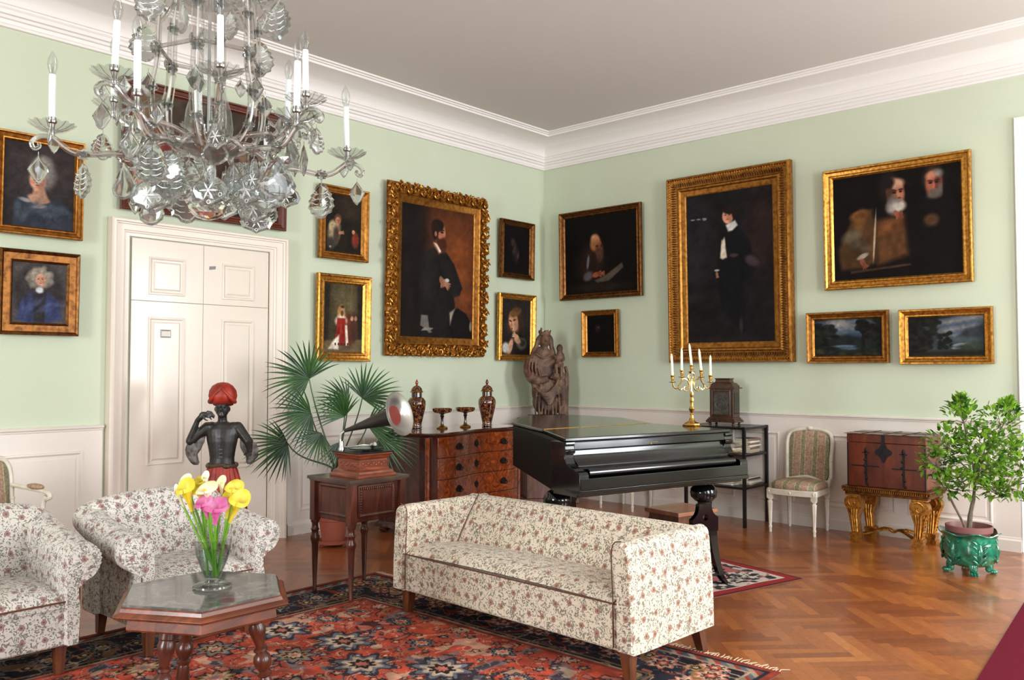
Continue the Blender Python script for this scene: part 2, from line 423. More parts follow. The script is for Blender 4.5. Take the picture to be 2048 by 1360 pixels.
def walls():
    struct(MB().box((ROOM_X-T, 0, -.05), (0, T, CEIL+.1)).build('wall_left', M_WALL, smooth=0))
    b = MB(); b.box((0, RECESS[1], -.05), (T+.15, T, CEIL+.1)); b.box((0, RECESS[0], RECESS[2]), (T+.15, RECESS[1], CEIL+.1))
    b.box((0, ROOM_Y, -.05), (T+.15, RECESS[0], CEIL+.1)); b.box((RECESS[3], RECESS[0], -.05), (T+.15, RECESS[1], RECESS[2]))
    struct(b.build('wall_right', M_WALL, smooth=0))
    b = MB(); xs = [0.15]
    for x, wd in WINDOWS: xs += [x+wd/2, x-wd/2]
    xs.append(ROOM_X-T)
    for k in range(0, len(xs), 2): b.box((xs[k+1], ROOM_Y-T, -.05), (xs[k], ROOM_Y, CEIL+.1))
    for x, wd in WINDOWS:
        b.box((x-wd/2, ROOM_Y-T, -.05), (x+wd/2, ROOM_Y, W_SILL)); b.box((x-wd/2, ROOM_Y-T, W_TOP), (x+wd/2, ROOM_Y, CEIL+.1))
    struct(b.build('wall_front', M_WALL, smooth=0))
    b = MB(); b.box((ROOM_X-T, ROOM_Y, -.05), (ROOM_X, -4.3, CEIL+.1)); b.box((ROOM_X-T, -2.9, -.05), (ROOM_X, 0, CEIL+.1))
    b.box((ROOM_X-T, -4.3, -.05), (ROOM_X, -2.9, .6)); b.box((ROOM_X-T, -4.3, 3.2), (ROOM_X, -2.9, CEIL+.1))
    struct(b.build('wall_back', M_WALL, smooth=0))
    struct(MB().box((ROOM_X-T, ROOM_Y-T, CEIL), (T, T, CEIL+.1)).build('ceiling', M_CEIL, smooth=0))
    for k, (x, wd) in enumerate(WINDOWS):
        b = MB(); h = W_TOP-W_SILL; y = ROOM_Y-.13
        for fx in (-wd/2, -.03, wd/2-.06): b.box((x+fx, y, W_SILL), (x+fx+.06, y+.05, W_TOP))
        for fz in (0, .9, 1.8, h-.06): b.box((x-wd/2, y, W_SILL+fz), (x+wd/2, y+.05, W_SILL+fz+.06))
        struct(b.build('window_%d' % (k+1), M_STUC, smooth=0))
walls()
def cornice():
    prof = [(0, 3.748), (.03, 3.748), (.034, 3.765), (.022, 3.775), (.024, 3.80), (.045, 3.803), (.05, 3.822), (.07, 3.826), (.074, 3.85), (.088, 3.862), (.088, 3.876), (.10, 3.88)]
    prof += [(.10+.30*(1-math.cos(a)), 3.88+.125*math.sin(a)) for a in [PI/2*i/9 for i in range(1, 10)]]
    prof += [(.402, 4.022), (.42, 4.024), (.425, 4.034), (.445, 4.036), (.448, 4.05)]
    b = MB(); rings = []
    for d, z in prof:
        rings.append([(-d, -d, z), (ROOM_X+d, -d, z), (ROOM_X+d, ROOM_Y+d, z), (-d, ROOM_Y+d, z)])
    b.loft(rings, cap=False); o = b.build('trim_1', M_STUC, smooth=25); struct(o)
cornice()
def wains(name, x0, x1, T_, panels):
    """wainscot board in a wall frame: local X along the wall, front -Y"""
    b = MB(); b.T = T_
    b.box((x0, -.018, 0), (x1, 0, .985))
    rings = [[(x0, -p, z), (x1, -p, z), (x1, 0, z), (x0, 0, z)] for p, z in [(.018, .985), (.024, .988), (.026, 1.0), (.040, 1.006), (.042, 1.018), (.03, 1.0249)]]
    b.loft(rings)
    for (a, c, z0, z1) in panels:
        m = Matrix.Translation(((a+c)/2, -.018, (z0+z1)/2))
        b.mould(c-a, z1-z0, [(0, 0), (.004, .010), (.012, .012), (.020, .006), (.026, .001), (.04, .001), (.05, .006)], T=m)
        b.box(((a-c)/2+.05, -.006, -(z1-z0)/2+.05), ((c-a)/2-.05, 0, (z1-z0)/2-.05), T=m)
    o = b.build(name, M_PAINT, smooth=25); return struct(flip_outward(o))
ZP = (.20, .845)
wains('trim_2', -3.46, 0, Matrix(), [(-3.34, -2.62, *ZP), (-2.48, -1.76, *ZP), (-1.62, -.9, *ZP), (-.76, -.08, *ZP)])
wains('trim_3', ROOM_X, -5.02, Matrix(), [(-5.98, -5.16, *ZP), (-6.98, -6.12, *ZP), (-7.98, -7.12, *ZP), (-8.98, -8.12, *ZP), (-9.98, -9.12, *ZP)])
RW = Matrix.Rotation(-PI/2, 4, 'Z')      # local X -> world -y, front -> world -x
wains('trim_4', 0.02, 4.86, RW, [(.1, .86, *ZP), (1.0, 1.76, *ZP), (1.9, 2.42, *ZP), (2.5, 2.88, *ZP), (3.0, 3.6, *ZP), (3.74, 3.92, *ZP), (4.02, 4.66, *ZP)])
def base(name, x0, x1, T_):
    b = MB(); b.T = T_
    b.loft([[(x0, -p, z), (x1, -p, z), (x1, 0, z), (x0, 0, z)] for p, z in [(.034, 0), (.034, .085), (.030, .092), (.024, .096), (.022, .11), (.016, .115)]])
    struct(flip_outward(b.build(name, M_PAINT, smooth=25)))
base('baseboard_left', -3.46, 0, Matrix()); base('baseboard_left_far', ROOM_X, -5.02, Matrix()); base('baseboard_right', .034, 4.86, RW)
def recess():
    y0, y1, zt, d = RECESS
    b = MB()
    b.box((-.02, y1-.012, 0), (d, y1+.0, zt)); b.box((-.02, y0, 0), (d, y0+.012, zt)); b.box((-.02, y0+.012, zt-.012), (d, y1-.012, zt-.001))
    o = b.build('trim_5', M_STUC, smooth=0, bevel=.006); struct(o)
    b = MB(); b.box((d-.03, y0+.02, .12), (d, y1-.02, .9)); struct(b.build('trim_6', M_PAINT, smooth=0))
recess()
def door():
    d = thing('door_1', None, None); struct(d, 'tall cream double door with moulded casing behind the turbaned statue')
    X0, X1, XI0, XI1, ZI, ZT = -5.0, -3.5, -4.83, -3.665, 2.415, 2.545
    cx = (XI0+XI1)/2
    b = MB()
    prof = [(0, 0), (0, .075), (.012, .082), (.028, .080), (.034, .066), (.046, .064), (.05, .052), (.10, .046), (.105, .036), (.118, .034), (.122, .024), (.15, .022), (.155, .014)]
    rings = []
    for q, p in prof:
        rings.append([(X0+q, -p, 0), (X0+q, -p, ZT-q*.8), (X1-q, -p, ZT-q*.8), (X1-q, -p, 0)])
    b.loft(rings, cap=False, closed=False)
    o = b.build('door_casing', M_DOOR, d, smooth=20)
    sx = -4.255; zs = 1.945
    def leaf(x0, x1, zz0, zz1, pan, nm='door_leaf'):
        b = MB(); b.box((x0+.0015, -.022, zz0+.002), (x1-.0015, -.002, zz1-.002))
        a, c, z0, z1 = pan
        m = Matrix.Translation(((a+c)/2, -.022, (z0+z1)/2))
        b.mould(c-a, z1-z0, [(0, 0), (.003, .009), (.012, .010), (.02, .003), (.024, .0005), (.034, .0005), (.046, .007)], T=m)
        b.box(((a-c)/2+.046, -.007, -(z1-z0)/2+.046), ((c-a)/2-.046, 0, (z1-z0)/2-.046), T=m)
        return flip_outward(b.build(nm, M_DOOR, d, smooth=25, bevel=.0012))
    leaf(XI0, sx, zs, ZI, (-4.70, -4.41, 1.995, 2.285)); leaf(sx, XI1, zs, ZI, (-4.095, -3.805, 1.995, 2.285))
    lo = leaf(XI0, sx, 0, zs, (-4.70, -4.41, .70, 1.825)); lo2 = leaf(sx, XI1, 0, zs, (-4.095, -3.805, .62, 1.83))
    b = MB(); b.mould(.085, .062, [(0, 0), (.002, .004), (.006, .005), (.011, .0)], T=Matrix.Translation((-4.565, -.029, 1.70)))
    h = b.build('label_holder', plain('grey_metal', (160, 155, 150), .4, metal=.5), lo, smooth=0)
    h2 = MB().box((-.036, -.002, -.026), (.036, 0, .026), T=Matrix.Translation((-4.565, -.0275, 1.70))).build('paper_card', plain('card_white', (225, 218, 210), .8), lo, smooth=0)
    b = MB(); b.prism([(-.028, -.016), (.026, -.008), (.03, .018), (-.026, .012)], 0, .0015, T=TR(-4.18, -.022, 2.24, PI/2)); b.build('torn_sticker', plain('grey_sticker', (140, 136, 134), .8), d, smooth=0)
door()
# ================================================================== the pictures
def picture(name, label, wall, a0, a1, z0, z1, fw, fmat, art, prof=None, tilt=.018, group='framed paintings', slip=None):
    wd, h = abs(a1-a0), z1-z0; c = (a0+a1)/2
    loc = (c, -.045, z0) if wall == 'L' else (-.045, c, z0)
    r = thing(name, label, 'painting', loc, 0 if wall == 'L' else -PI/2, group, rx=tilt)
    b = MB()
    prof = prof or [(0, -.005), (0, .030), (.10, .042), (.22, .040), (.34, .026), (.60, .018), (.72, .026), (.84, .024), (1.0, .006)]
    m = Matrix.Translation((0, 0, h/2))
    b.mould(wd, h, [(d*fw, p) for d, p in prof], T=m)
    b.mould(wd, h, [(0, -.005), (fw, -.005)], T=m)
    f = flip_outward(b.build('frame', fmat, r, smooth=30))
    iw, ih = wd-2*fw+.006, h-2*fw+.006
    p = Paint(iw, ih, (14, 11, 10), n=art[0], seed=len(name)+int(abs(a0)*100)); art[1](p); p.mott(16, 9); p.mott(8, 30); p.C *= .93
    colour_grid('canvas', M_CANV, iw, ih, p.C, lambda u, v: np.stack([(u-.5)*iw, np.full_like(u, -.004), fw-.003+v*ih], 1), r)
    MB().box((-iw/2, -.003, fw), (iw/2, .006, h-fw)).build('backing_board', M_LEGW, r, smooth=0)
    return r, wd, h, iw, ih
def face(p, x, y, s, skin=(196, 140, 110), shade=(140, 84, 62), eye=(50, 30, 24), look=0):
    """little painted head: s = half width in picture widths"""
    p.e(x, y, s, s*1.32, skin, .3); k = s/p.a
    p.e(x+s*.45*(1 if look <= 0 else -1), y+.1*k, s*.5, s*1.1, shade, .9, al=.55)
    for sg in (-1, 1):
        p.e(x+sg*s*.38+look*s*.15, y-.12*k, s*.2, s*.09, eye, .7, al=.8); p.e(x+sg*s*.38+look*s*.15, y-.34*k, s*.24, s*.06, eye, .8, al=.5)
    p.e(x+look*s*.2, y+.22*k, s*.12, s*.26, shade, .8, al=.6); p.e(x+look*s*.15, y+.66*k, s*.28, s*.09, (150, 60, 52), .6, al=.9)
def hand(p, x, y, s, rot=0, c=(176, 122, 92)):
    p.e(x, y, s, s*.62, c, .4, rot)
    for i in range(4):
        r = math.radians(rot-24+16*i); p.e(x+math.cos(r)*s*1.2, y+math.sin(r)*s*1.2/p.a, s*.55, s*.15, c, .4, math.degrees(r))

def a_lady(p):
    p.C[:] = (40, 34, 34); p.e(.5, .3, .5, .45, (58, 50, 48), 1.2)
    p.e(.54, .34, .19, .25, (116, 108, 104), .5); p.e(.54, .27, .14, .16, (136, 128, 124), .6)
    p.p([(.42, .50), (.56, .50), (.60, .60), (.66, .68), (.5, .74), (.3, .70), (.30, .64), (.40, .60)], (176, 132, 108), .04)
    p.p([(.12, 1), (.16, .7), (.3, .6), (.42, .74), (.62, .7), (.78, .6), (.95, .76), (1, 1)], (44, 48, 58), .04)
    for i in range(7): p.e(.2+.11*i, .78+.05*math.sin(i*2), .05, .14, (72, 82, 92), .9, 20*i, al=.6)
    p.e(.3, .68, .09, .03, (130, 126, 128), .6, 10); p.e(.5, .74, .1, .03, (120, 118, 120), .6, -8)
    face(p, .47, .43, .115, (206, 156, 130), (158, 104, 84)); p.e(.40, .46, .04, .03, (220, 120, 100), .9, al=.6)
    p.e(.45, .64, .1, .06, (192, 148, 122), .9, al=.5)
def a_wig(p):
    p.C[:] = (74, 68, 68); p.e(.5, .5, .46, .56, (52, 46, 46), .2)
    p.p([(.1, .95), (.14, .66), (.32, .5), (.66, .48), (.86, .62), (.92, .92), (.6, 1), (.3, 1)], (52, 58, 92), .05)
    p.p([(.38, .5), (.62, .48), (.6, .98), (.4, .98)], (44, 40, 44), .03)
    for i in range(8): p.e(.2+.09*i, .72+.06*math.sin(i*1.7), .035, .14, (76, 84, 124), .9, 14*i, al=.5)
    for i in range(46):
        a = i*2.399; rr = .05+.15*((i % 9)/9); p.e(.5+math.cos(a)*(rr+.04), .25+math.sin(a)*(rr+.02)/p.a, .045, .05, [(158, 148, 132), (140, 130, 116), (172, 162, 148)][i % 3], 1.1, al=.6)
    face(p, .51, .28, .095, (206, 156, 130), (160, 104, 86)); p.e(.5, .45, .07, .06, (206, 206, 210), .6)
def a_big(p):
    p.C[:] = (52, 40, 34); p.e(.12, .2, .3, .28, (150, 116, 76), .7); p.e(.3, .1, .3, .15, (126, 98, 70), .8); p.e(.5, .5, .3, .3, (84, 58, 42), 1)
    p.e(.12, .62, .12, .2, (150, 90, 74), .5); p.e(.1, .72, .08, .12, (196, 160, 134), .5); p.e(.24, .7, .08, .22, (96, 40, 34), .5)
    for i in range(5): p.e(.34+.13*i, .6+.05*math.sin(i*3), .055, .2, [(60, 40, 34), (34, 26, 26), (86, 56, 40)][i % 3], .5); p.e(.34+.13*i, .4+.05*math.sin(i*3), .03, .04, (150, 110, 84), .5)
    p.e(.8, .8, .3, .2, (34, 30, 34), .6); p.e(.6, .15, .5, .16, (64, 54, 46), 1)
def a_small(p):
    p.C[:] = (30, 24, 18); p.e(.7, .2, .35, .25, (52, 42, 30), 1)
    p.e(.24, .66, .17, .28, (150, 128, 98), .5, 10); p.e(.2, .56, .1, .12, (180, 158, 122), .6); p.e(.3, .72, .08, .2, (70, 54, 44), .7)
    p.e(.34, .42, .10, .11, (92, 62, 46), .4); face(p, .34, .46, .07, (180, 128, 96), (120, 70, 50)); hand(p, .42, .66, .06, -10)
    p.e(.84, .76, .1, .18, (120, 48, 32), .5); p.e(.78, .62, .045, .05, (180, 116, 84), .5); p.e(.16, .86, .12, .14, (62, 56, 50), .6)
    p.e(.14, .92, .03, .025, (150, 150, 150), .4)
def a_robe(p):
    p.C[:] = (58, 50, 34); p.e(.55, .25, .3, .5, (96, 84, 56), 1); p.p([(0, .83), (1, .8), (1, 1), (0, 1)], (104, 86, 62), .05)
    p.p([(0, 0), (.14, 0), (.12, .8), (0, .84)], (38, 34, 26), .05); p.p([(.86, 0), (1, 0), (1, .8), (.88, .8)], (40, 34, 26), .05); p.e(.7, .3, .03, .6, (110, 96, 66), .6, al=.5)
    p.e(.66, .66, .15, .34, (96, 44, 30), .5); p.e(.78, .64, .09, .3, (74, 46, 34), .5); p.e(.72, .5, .04, .05, (190, 140, 110), .4); p.e(.82, .5, .04, .05, (170, 120, 90), .4)
    p.e(.44, .45, .1, .2, (176, 130, 70), .5); p.e(.44, .54, .15, .12, (216, 200, 178), .5); p.p([(.34, .5), (.55, .5), (.62, .86), (.5, .9), (.28, .9)], (140, 36, 28), .03)
    for i in range(4): p.e(.38+.06*i, .7, .012, .16, [(96, 20, 18), (168, 60, 44)][i % 2], .9, 6-5*i, al=.7)
    p.p([(.26, .82), (.4, .74), (.38, .96), (.12, .95)], (226, 214, 196), .04); p.p([(.54, .6), (.6, .6), (.64, .9), (.57, .9)], (224, 212, 196), .03)
    p.e(.48, .38, .05, .065, (196, 146, 112), .4); p.e(.47, .335, .05, .03, (70, 50, 36), .5); p.e(.46, .43, .035, .06, (90, 66, 50), .6)
    for i in range(5): p.e(.3+.08*i, .88, .02, .03, (60, 40, 30), .5)
def a_beard(p):
    p.C[:] = (34, 20, 16); p.p([(.32, 0), (1, 0), (1, 1), (.5, 1)], (92, 46, 22), .35); p.e(.8, .45, .4, .5, (128, 68, 32), 1.3, al=.7); p.e(.1, .4, .24, 1, (26, 18, 16), .8)
    p.p([(.44, .30), (.60, .33), (.72, .42), (.84, .60), (.80, .66), (.72, .68), (.74, .76), (.80, 1), (.26, 1), (.24, .82), (.22, .60), (.22, .42), (.34, .34)], (26, 22, 22), .02)
    p.e(.38, .5, .1, .28, (42, 36, 34), .9, 8, al=.6); p.e(.66, .55, .06, .22, (40, 34, 32), .9, -30, al=.6)
    p.p([(.42, .27), (.50, .27), (.54, .34), (.50, .35), (.44, .30)], (178, 116, 84), .02); p.p([(.43, .27), (.46, .275), (.545, .325), (.51, .338)], (224, 220, 212), .012)
    p.e(.50, .185, .085, .115, (182, 118, 88), .25); p.e(.475, .135, .09, .065, (36, 22, 16), .3, -10); p.e(.445, .18, .045, .10, (40, 24, 18), .35); p.e(.565, .20, .022, .03, (190, 122, 90), .4)
    p.p([(.47, .20), (.50, .235), (.58, .225), (.61, .28), (.59, .335), (.545, .345), (.50, .30), (.46, .26)], (74, 34, 20), .02)
    p.e(.54, .182, .022, .010, (40, 20, 16), .6); p.e(.54, .165, .03, .008, (40, 22, 16), .6); p.e(.57, .228, .03, .012, (110, 50, 36), .6); p.e(.452, .20, .016, .026, (170, 104, 78), .4)
    hand(p, .58, .57, .055, 30); hand(p, .54, .555, .045, 70, (160, 106, 80)); p.e(.62, .55, .03, .02, (210, 204, 196), .5)
    p.p([(.27, .83), (.36, .83), (.38, .92), (.42, .96), (.38, .965), (.32, .93), (.26, .91)], (112, 104, 98), .015)
    for i in range(4): p.e(.31+.028*i, .935, .009, .04, (128, 120, 112), .5, 60+6*i)
    p.p([(.68, .78), (.78, .76), (.9, .80), (.98, .88), (1, 1), (.7, 1), (.64, .9)], (20, 16, 16), .02); p.p([(.66, .80), (.74, .765), (.70, .83), (.67, .9)], (150, 138, 122), .02); p.e(.97, .9, .02, .05, (150, 130, 110), .7)
def a_dark(p):
    p.C[:] = (14, 10, 10); p.e(.36, .34, .08, .1, (52, 36, 32), .8); p.e(.42, .5, .06, .14, (70, 58, 54), .8, 20, al=.7); p.e(.5, .6, .1, .2, (40, 30, 30), 1); p.e(.56, .62, .03, .08, (74, 48, 40), .8, 20)
def a_woman(p):
    p.C[:] = (40, 34, 32); p.e(.45, .42, .25, .36, (70, 46, 30), .4); p.e(.62, .55, .16, .42, (56, 38, 28), .5); p.p([(.0, 1), (.06, .7), (.3, .6), (.7, .62), (1, .8), (1, 1)], (36, 30, 30), .04)
    p.e(.40, .40, .155, .235, (206, 156, 124), .3, -14); p.e(.46, .23, .2, .1, (104, 68, 40), .5, -20); p.e(.50, .42, .07, .2, (158, 104, 76), .8, -14, al=.6)
    p.e(.30, .39, .05, .018, (70, 40, 30), .6, 20); p.e(.43, .37, .05, .018, (70, 40, 30), .6, -20); p.e(.33, .46, .03, .06, (170, 112, 84), .7, 10); p.e(.34, .53, .045, .02, (150, 66, 56), .6)
    hand(p, .52, .68, .1, -150, (204, 156, 122)); p.e(.3, .86, .08, .2, (200, 152, 120), .5, 20); p.e(.14, .88, .12, .12, (206, 200, 190), .6); p.e(.7, .8, .17, .14, (108, 104, 96), .5); p.e(.72, .78, .1, .08, (58, 52, 50), .6); p.e(.55, .74, .12, .07, (196, 146, 112), .6, 20)
def a_reader(p):
    p.C[:] = (12, 8, 7); p.e(.36, .62, .19, .22, (38, 24, 18), .7); p.e(.44, .37, .075, .085, (176, 112, 70), .5); p.e(.43, .30, .055, .05, (196, 136, 92), .7); p.e(.49, .44, .05, .07, (128, 74, 50), .6)
    p.e(.50, .51, .05, .08, (80, 52, 40), .7); p.e(.52, .40, .012, .02, (60, 30, 20), .5); p.e(.46, .40, .02, .008, (60, 30, 20), .5)
    p.e(.33, .60, .018, .08, (96, 96, 104), .6, 8); p.e(.33, .78, .07, .05, (92, 84, 84), .6, -20); hand(p, .44, .77, .05, -8, (156, 84, 56)); hand(p, .50, .76, .04, 0, (130, 70, 48))
    p.p([(.42, .84), (.58, .78), (.80, .64), (.82, .70), (.62, .86), (.46, .88)], (84, 72, 62), .02); p.e(.5, .93, .4, .05, (34, 24, 18), .8)
def a_tiny(p):
    p.C[:] = (12, 8, 8); p.e(.4, .36, .1, .12, (44, 24, 20), .9); p.e(.42, .33, .04, .03, (80, 60, 54), .8)
def a_boy(p):
    p.C[:] = (26, 23, 25); p.mott(18, 7); p.e(.86, .3, .16, .4, (44, 30, 28), 1); p.e(.1, .3, .2, .5, (34, 33, 35), 1)
    p.p([(.46, .24), (.60, .23), (.74, .34), (.80, .52), (.74, .6), (.66, .62), (.70, .9), (.62, .96), (.56, .9), (.42, .78), (.36, .60), (.36, .52), (.40, .30)], (17, 16, 20), .03)
    p.p([(.42, .32), (.46, .34), (.48, .44), (.43, .45), (.40, .44)], (214, 196, 172), .02); p.e(.44, .36, .02, .08, (230, 216, 196), .6, 8)
    p.e(.50, .165, .065, .082, (212, 148, 118), .25); face(p, .495, .165, .058, (214, 150, 120), (168, 98, 76)); p.e(.52, .125, .085, .05, (34, 24, 20), .3, 8); p.e(.575, .155, .03, .06, (34, 24, 20), .4)
    p.p([(.47, .225), (.58, .20), (.61, .235), (.55, .265), (.50, .27)], (206, 202, 194), .02)
    hand(p, .36, .545, .026, 80, (150, 102, 80)); p.e(.36, .52, .03, .012, (170, 164, 156), .6); p.e(.76, .475, .08, .05, (70, 58, 62), .7, 30); p.e(.56, .43, .05, .02, (70, 56, 48), .7)
    for i in range(3): p.e(.08+.07*i, .165, .026, .008, (150, 150, 150), .8, 6*i); p.e(.22, .17, .02, .012, (120, 120, 122), .8)
    p.e(.63, .9, .02, .1, (44, 36, 36), .8); p.e(.62, .97, .06, .02, (40, 34, 34), .8); p.e(.3, 1.0, .6, .06, (36, 31, 30), 1)
def a_two(p):
    p.C[:] = (15, 10, 9); p.p([(.06, .9), (.04, .7), (.14, .46), (.18, .36), (.32, .34), (.36, .6), (.34, .85), (.24, .9)], (78, 52, 30), .04)
    p.e(.22, .38, .08, .04, (128, 82, 40), .6, -12); p.e(.22, .44, .05, .09, (108, 70, 36), .8, 20); p.e(.15, .58, .08, .05, (96, 84, 66), .8, -20); p.e(.22, .68, .09, .04, (84, 70, 52), .8, 15); p.e(.24, .78, .05, .02, (166, 158, 140), .5, -25)
    p.p([(.34, .45), (.58, .42), (.6, .8), (.36, .88)], (86, 54, 30), .05); p.p([(.38, .50), (.57, .46), (.57, .56), (.37, .60)], (104, 62, 34), .03); p.e(.34, .6, .008, .2, (170, 150, 124), .6, 4)
    # left head, looking down to the right
    p.e(.47, .17, .085, .13, (34, 26, 22), .5, -6); p.e(.512, .205, .068, .118, (150, 92, 70), .3, -10); p.e(.525, .125, .052, .040, (196, 150, 120), .8, -6); p.e(.545, .215, .030, .05, (184, 118, 88), .9)
    p.e(.465, .22, .025, .09, (92, 54, 42), .8); p.e(.455, .11, .05, .045, (30, 24, 22), .6, -30)
    p.e(.497, .185, .026, .010, (70, 38, 30), .7, 12); p.e(.553, .183, .020, .009, (70, 38, 30), .7, -8); p.e(.500, .206, .018, .008, (34, 20, 16), .6, 8); p.e(.550, .203, .014, .007, (34, 20, 16), .6)
    p.e(.535, .235, .012, .036, (200, 130, 98), .7, -6); p.e(.540, .262, .014, .008, (96, 48, 38), .6); p.e(.53, .292, .026, .010, (104, 46, 38), .6, -6)
    p.e(.52, .278, .036, .012, (150, 138, 126), .8, -6); p.e(.475, .30, .032, .06, (128, 122, 114), .8, 12); p.e(.50, .345, .058, .052, (164, 156, 144), .9); p.e(.545, .335, .045, .040, (196, 188, 176), .8)
    hand(p, .515, .405, .030, 66, (140, 80, 60)); hand(p, .552, .41, .026, 84, (116, 64, 48))
    # right head
    p.e(.80, .13, .075, .11, (52, 40, 34), .6); p.e(.803, .165, .062, .105, (142, 78, 58), .3, 5); p.e(.79, .095, .045, .032, (176, 112, 86), .8); p.e(.835, .17, .025, .07, (96, 50, 38), .8); p.e(.775, .185, .022, .03, (172, 94, 68), .9)
    p.e(.84, .075, .035, .03, (120, 112, 106), .8, 30); p.e(.778, .142, .022, .008, (62, 34, 26), .7, 8); p.e(.826, .140, .020, .008, (62, 34, 26), .7, -6); p.e(.780, .160, .016, .007, (28, 16, 14), .6); p.e(.824, .158, .014, .007, (28, 16, 14), .6)
    p.e(.800, .19, .011, .032, (178, 104, 78), .7, 4); p.e(.802, .238, .024, .008, (92, 40, 34), .6); p.e(.802, .226, .034, .009, (112, 92, 82), .8); p.e(.806, .268, .05, .032, (104, 92, 84), .9); p.e(.85, .23, .018, .05, (96, 86, 80), .9)
    p.e(.78, .50, .055, .05, (84, 58, 36), .7); p.p([(.14, .915), (.62, .88), (.62, .90), (.14, .94)], (70, 48, 34), .012); hand(p, .24, .84, .035, 60, (140, 82, 54)); p.mott(8, 9)
def a_land(p, mirror=False):
    p.C[:] = (16, 17, 18); f = (lambda x: 1-x) if mirror else (lambda x: x)
    for i in range(10): p.e(.48, .06+.05*i, .42-.02*i, .035, [(96, 104, 116), (120, 126, 136), (84, 94, 110), (110, 118, 130)][i % 4], .9, al=.8)
    p.e(.4, .12, .16, .05, (146, 140, 136), .9, 10); p.e(.62, .5, .3, .08, (56, 72, 88), .8); p.p([(.2, .55), (.5, .42), (.66, .5), (.8, .46), (1, .6), (1, 1), (0, 1), (0, .5)], (30, 34, 34), .04)
    r_ = random.Random(3)
    for i in range(60):
        x = r_.random()**1.4*.32; y = .12+r_.random()*.7; p.e(f(x), y, .045+.03*r_.random(), .03, [(16, 17, 16), (26, 28, 22), (34, 36, 30)][i % 3], .6, al=.9)
    for i in range(46):
        x = .66+r_.random()*.34; y = .05+r_.random()*.6*(x-.5)/.4; p.e(f(x), y, .05, .03, [(18, 18, 16), (28, 28, 22)][i % 2], .6, al=.9)
    p.p([(f(.72), .3), (f(.75), .3), (f(.77), 1), (f(.70), 1)], (22, 20, 16), .01); p.e(.45, .74, .16, .02, (92, 112, 128), .7); p.e(.52, .8, .12, .025, (70, 92, 108), .7)
    for i in range(20): p.e(r_.random(), .82+.16*r_.random(), .05, .02, [(48, 52, 26), (30, 30, 24), (64, 60, 34)][i % 3], .8, al=.7)
def a_land2(p):
    p.C[:] = (20, 20, 20); 
    for i in range(11): p.e(.68, .04+.05*i, .46-.02*i, .03, [(84, 98, 122), (120, 122, 128), (140, 136, 130), (96, 106, 122)][i % 4], .9, -8, al=.8)
    p.p([(.36, .62), (.5, .5), (.62, .56), (.76, .34), (.88, .28), (1, .2), (1, 1), (.2, 1)], (52, 58, 62), .05); p.e(.7, .62, .24, .06, (68, 80, 82), .8)
    r_ = random.Random(9)
    for i in range(80):
        x = r_.random()*.42; y = .06+r_.random()*.75; p.e(x, y, .04, .03, [(22, 22, 20), (36, 36, 30), (28, 30, 26)][i % 3], .6, al=.9)
    for i in range(30): p.e(.42+r_.random()*.16, .4+r_.random()*.4, .03, .025, (26, 28, 24), .6)
    p.e(.68, .72, .09, .02, (150, 160, 166), .6, -8); p.e(.64, .8, .06, .02, (118, 134, 142), .6); p.e(.82, .78, .16, .05, (58, 66, 52), .8); p.p([(.0, .9), (1, .86), (1, 1), (0, 1)], (34, 30, 24), .06)

M_REDFR = wood('red_brown_frame_wood', (66, 20, 10), (104, 44, 20), 5, (1, 1, 1), .35, .2)
N1, N2 = 150, 240
picture('painting', 'gold framed portrait of lady with grey hair and dark dress, far left', 'L', -5.775, -5.205, 2.34, 3.035, .062, M_GILT, (N1, a_lady))
picture('painting', 'gold framed portrait of person in curly wig and blue coat, low on far left', 'L', -5.735, -5.22, 1.66, 2.24, .085, M_GILTD, (N1, a_wig), [(0, -.005), (0, .022), (.12, .034), (.24, .026), (.3, .018), (.8, .014), (.86, .02), (1.0, .006)])
picture('painting', 'large red-brown framed painting above the door, behind the chandelier', 'L', -4.935, -3.53, 2.61, 3.60, .07, M_REDFR, (N1, a_big))
picture('painting', 'small gold framed dark painting of man and child, above the red robe picture', 'L', -3.185, -2.64, 2.42, 3.085, .075, M_GILT, (N1, a_small))
picture('painting', 'gold framed painting of standing figure in red robe, above the palm', 'L', -3.205, -2.61, 1.50, 2.285, .085, M_GILTB, (N1, a_robe))
picture('painting', 'small dark painting in plain bronze frame, upper one left of room corner', 'L', -.817, -.262, 2.436, 3.084, .065, M_GILTD, (N1, a_dark))
picture('painting', 'gold framed painting of young woman looking down, beside the carved saint', 'L', -.852, -.24, 1.527, 2.268, .07, M_GILTB, (N1, a_woman))
picture('painting', 'dark painting of bald old man reading, right of the room corner', 'R', -.30, -1.40, 2.205, 3.195, .07, M_GILTD, (200, a_reader))
picture('painting', 'smallest nearly black painting in gold frame, under the old reader', 'R', -.612, -1.096, 1.562, 2.077, .062, M_GILT, (90, a_tiny))
picture('painting', 'gold framed painting of two bearded men in dark robes', 'R', -3.35, -4.566, 2.134, 3.208, .085, M_GILTB, (N2, a_two))
picture('painting', 'small gold framed landscape, left one under the two bearded men', 'R', -3.177, -3.90, 1.482, 1.939, .068, M_GILT, (N1, a_land))
picture('painting', 'small gold framed river landscape, right one above the lacquer chest', 'R', -3.985, -4.70, 1.469, 1.93, .070, M_GILTB, (N1, a_land2))

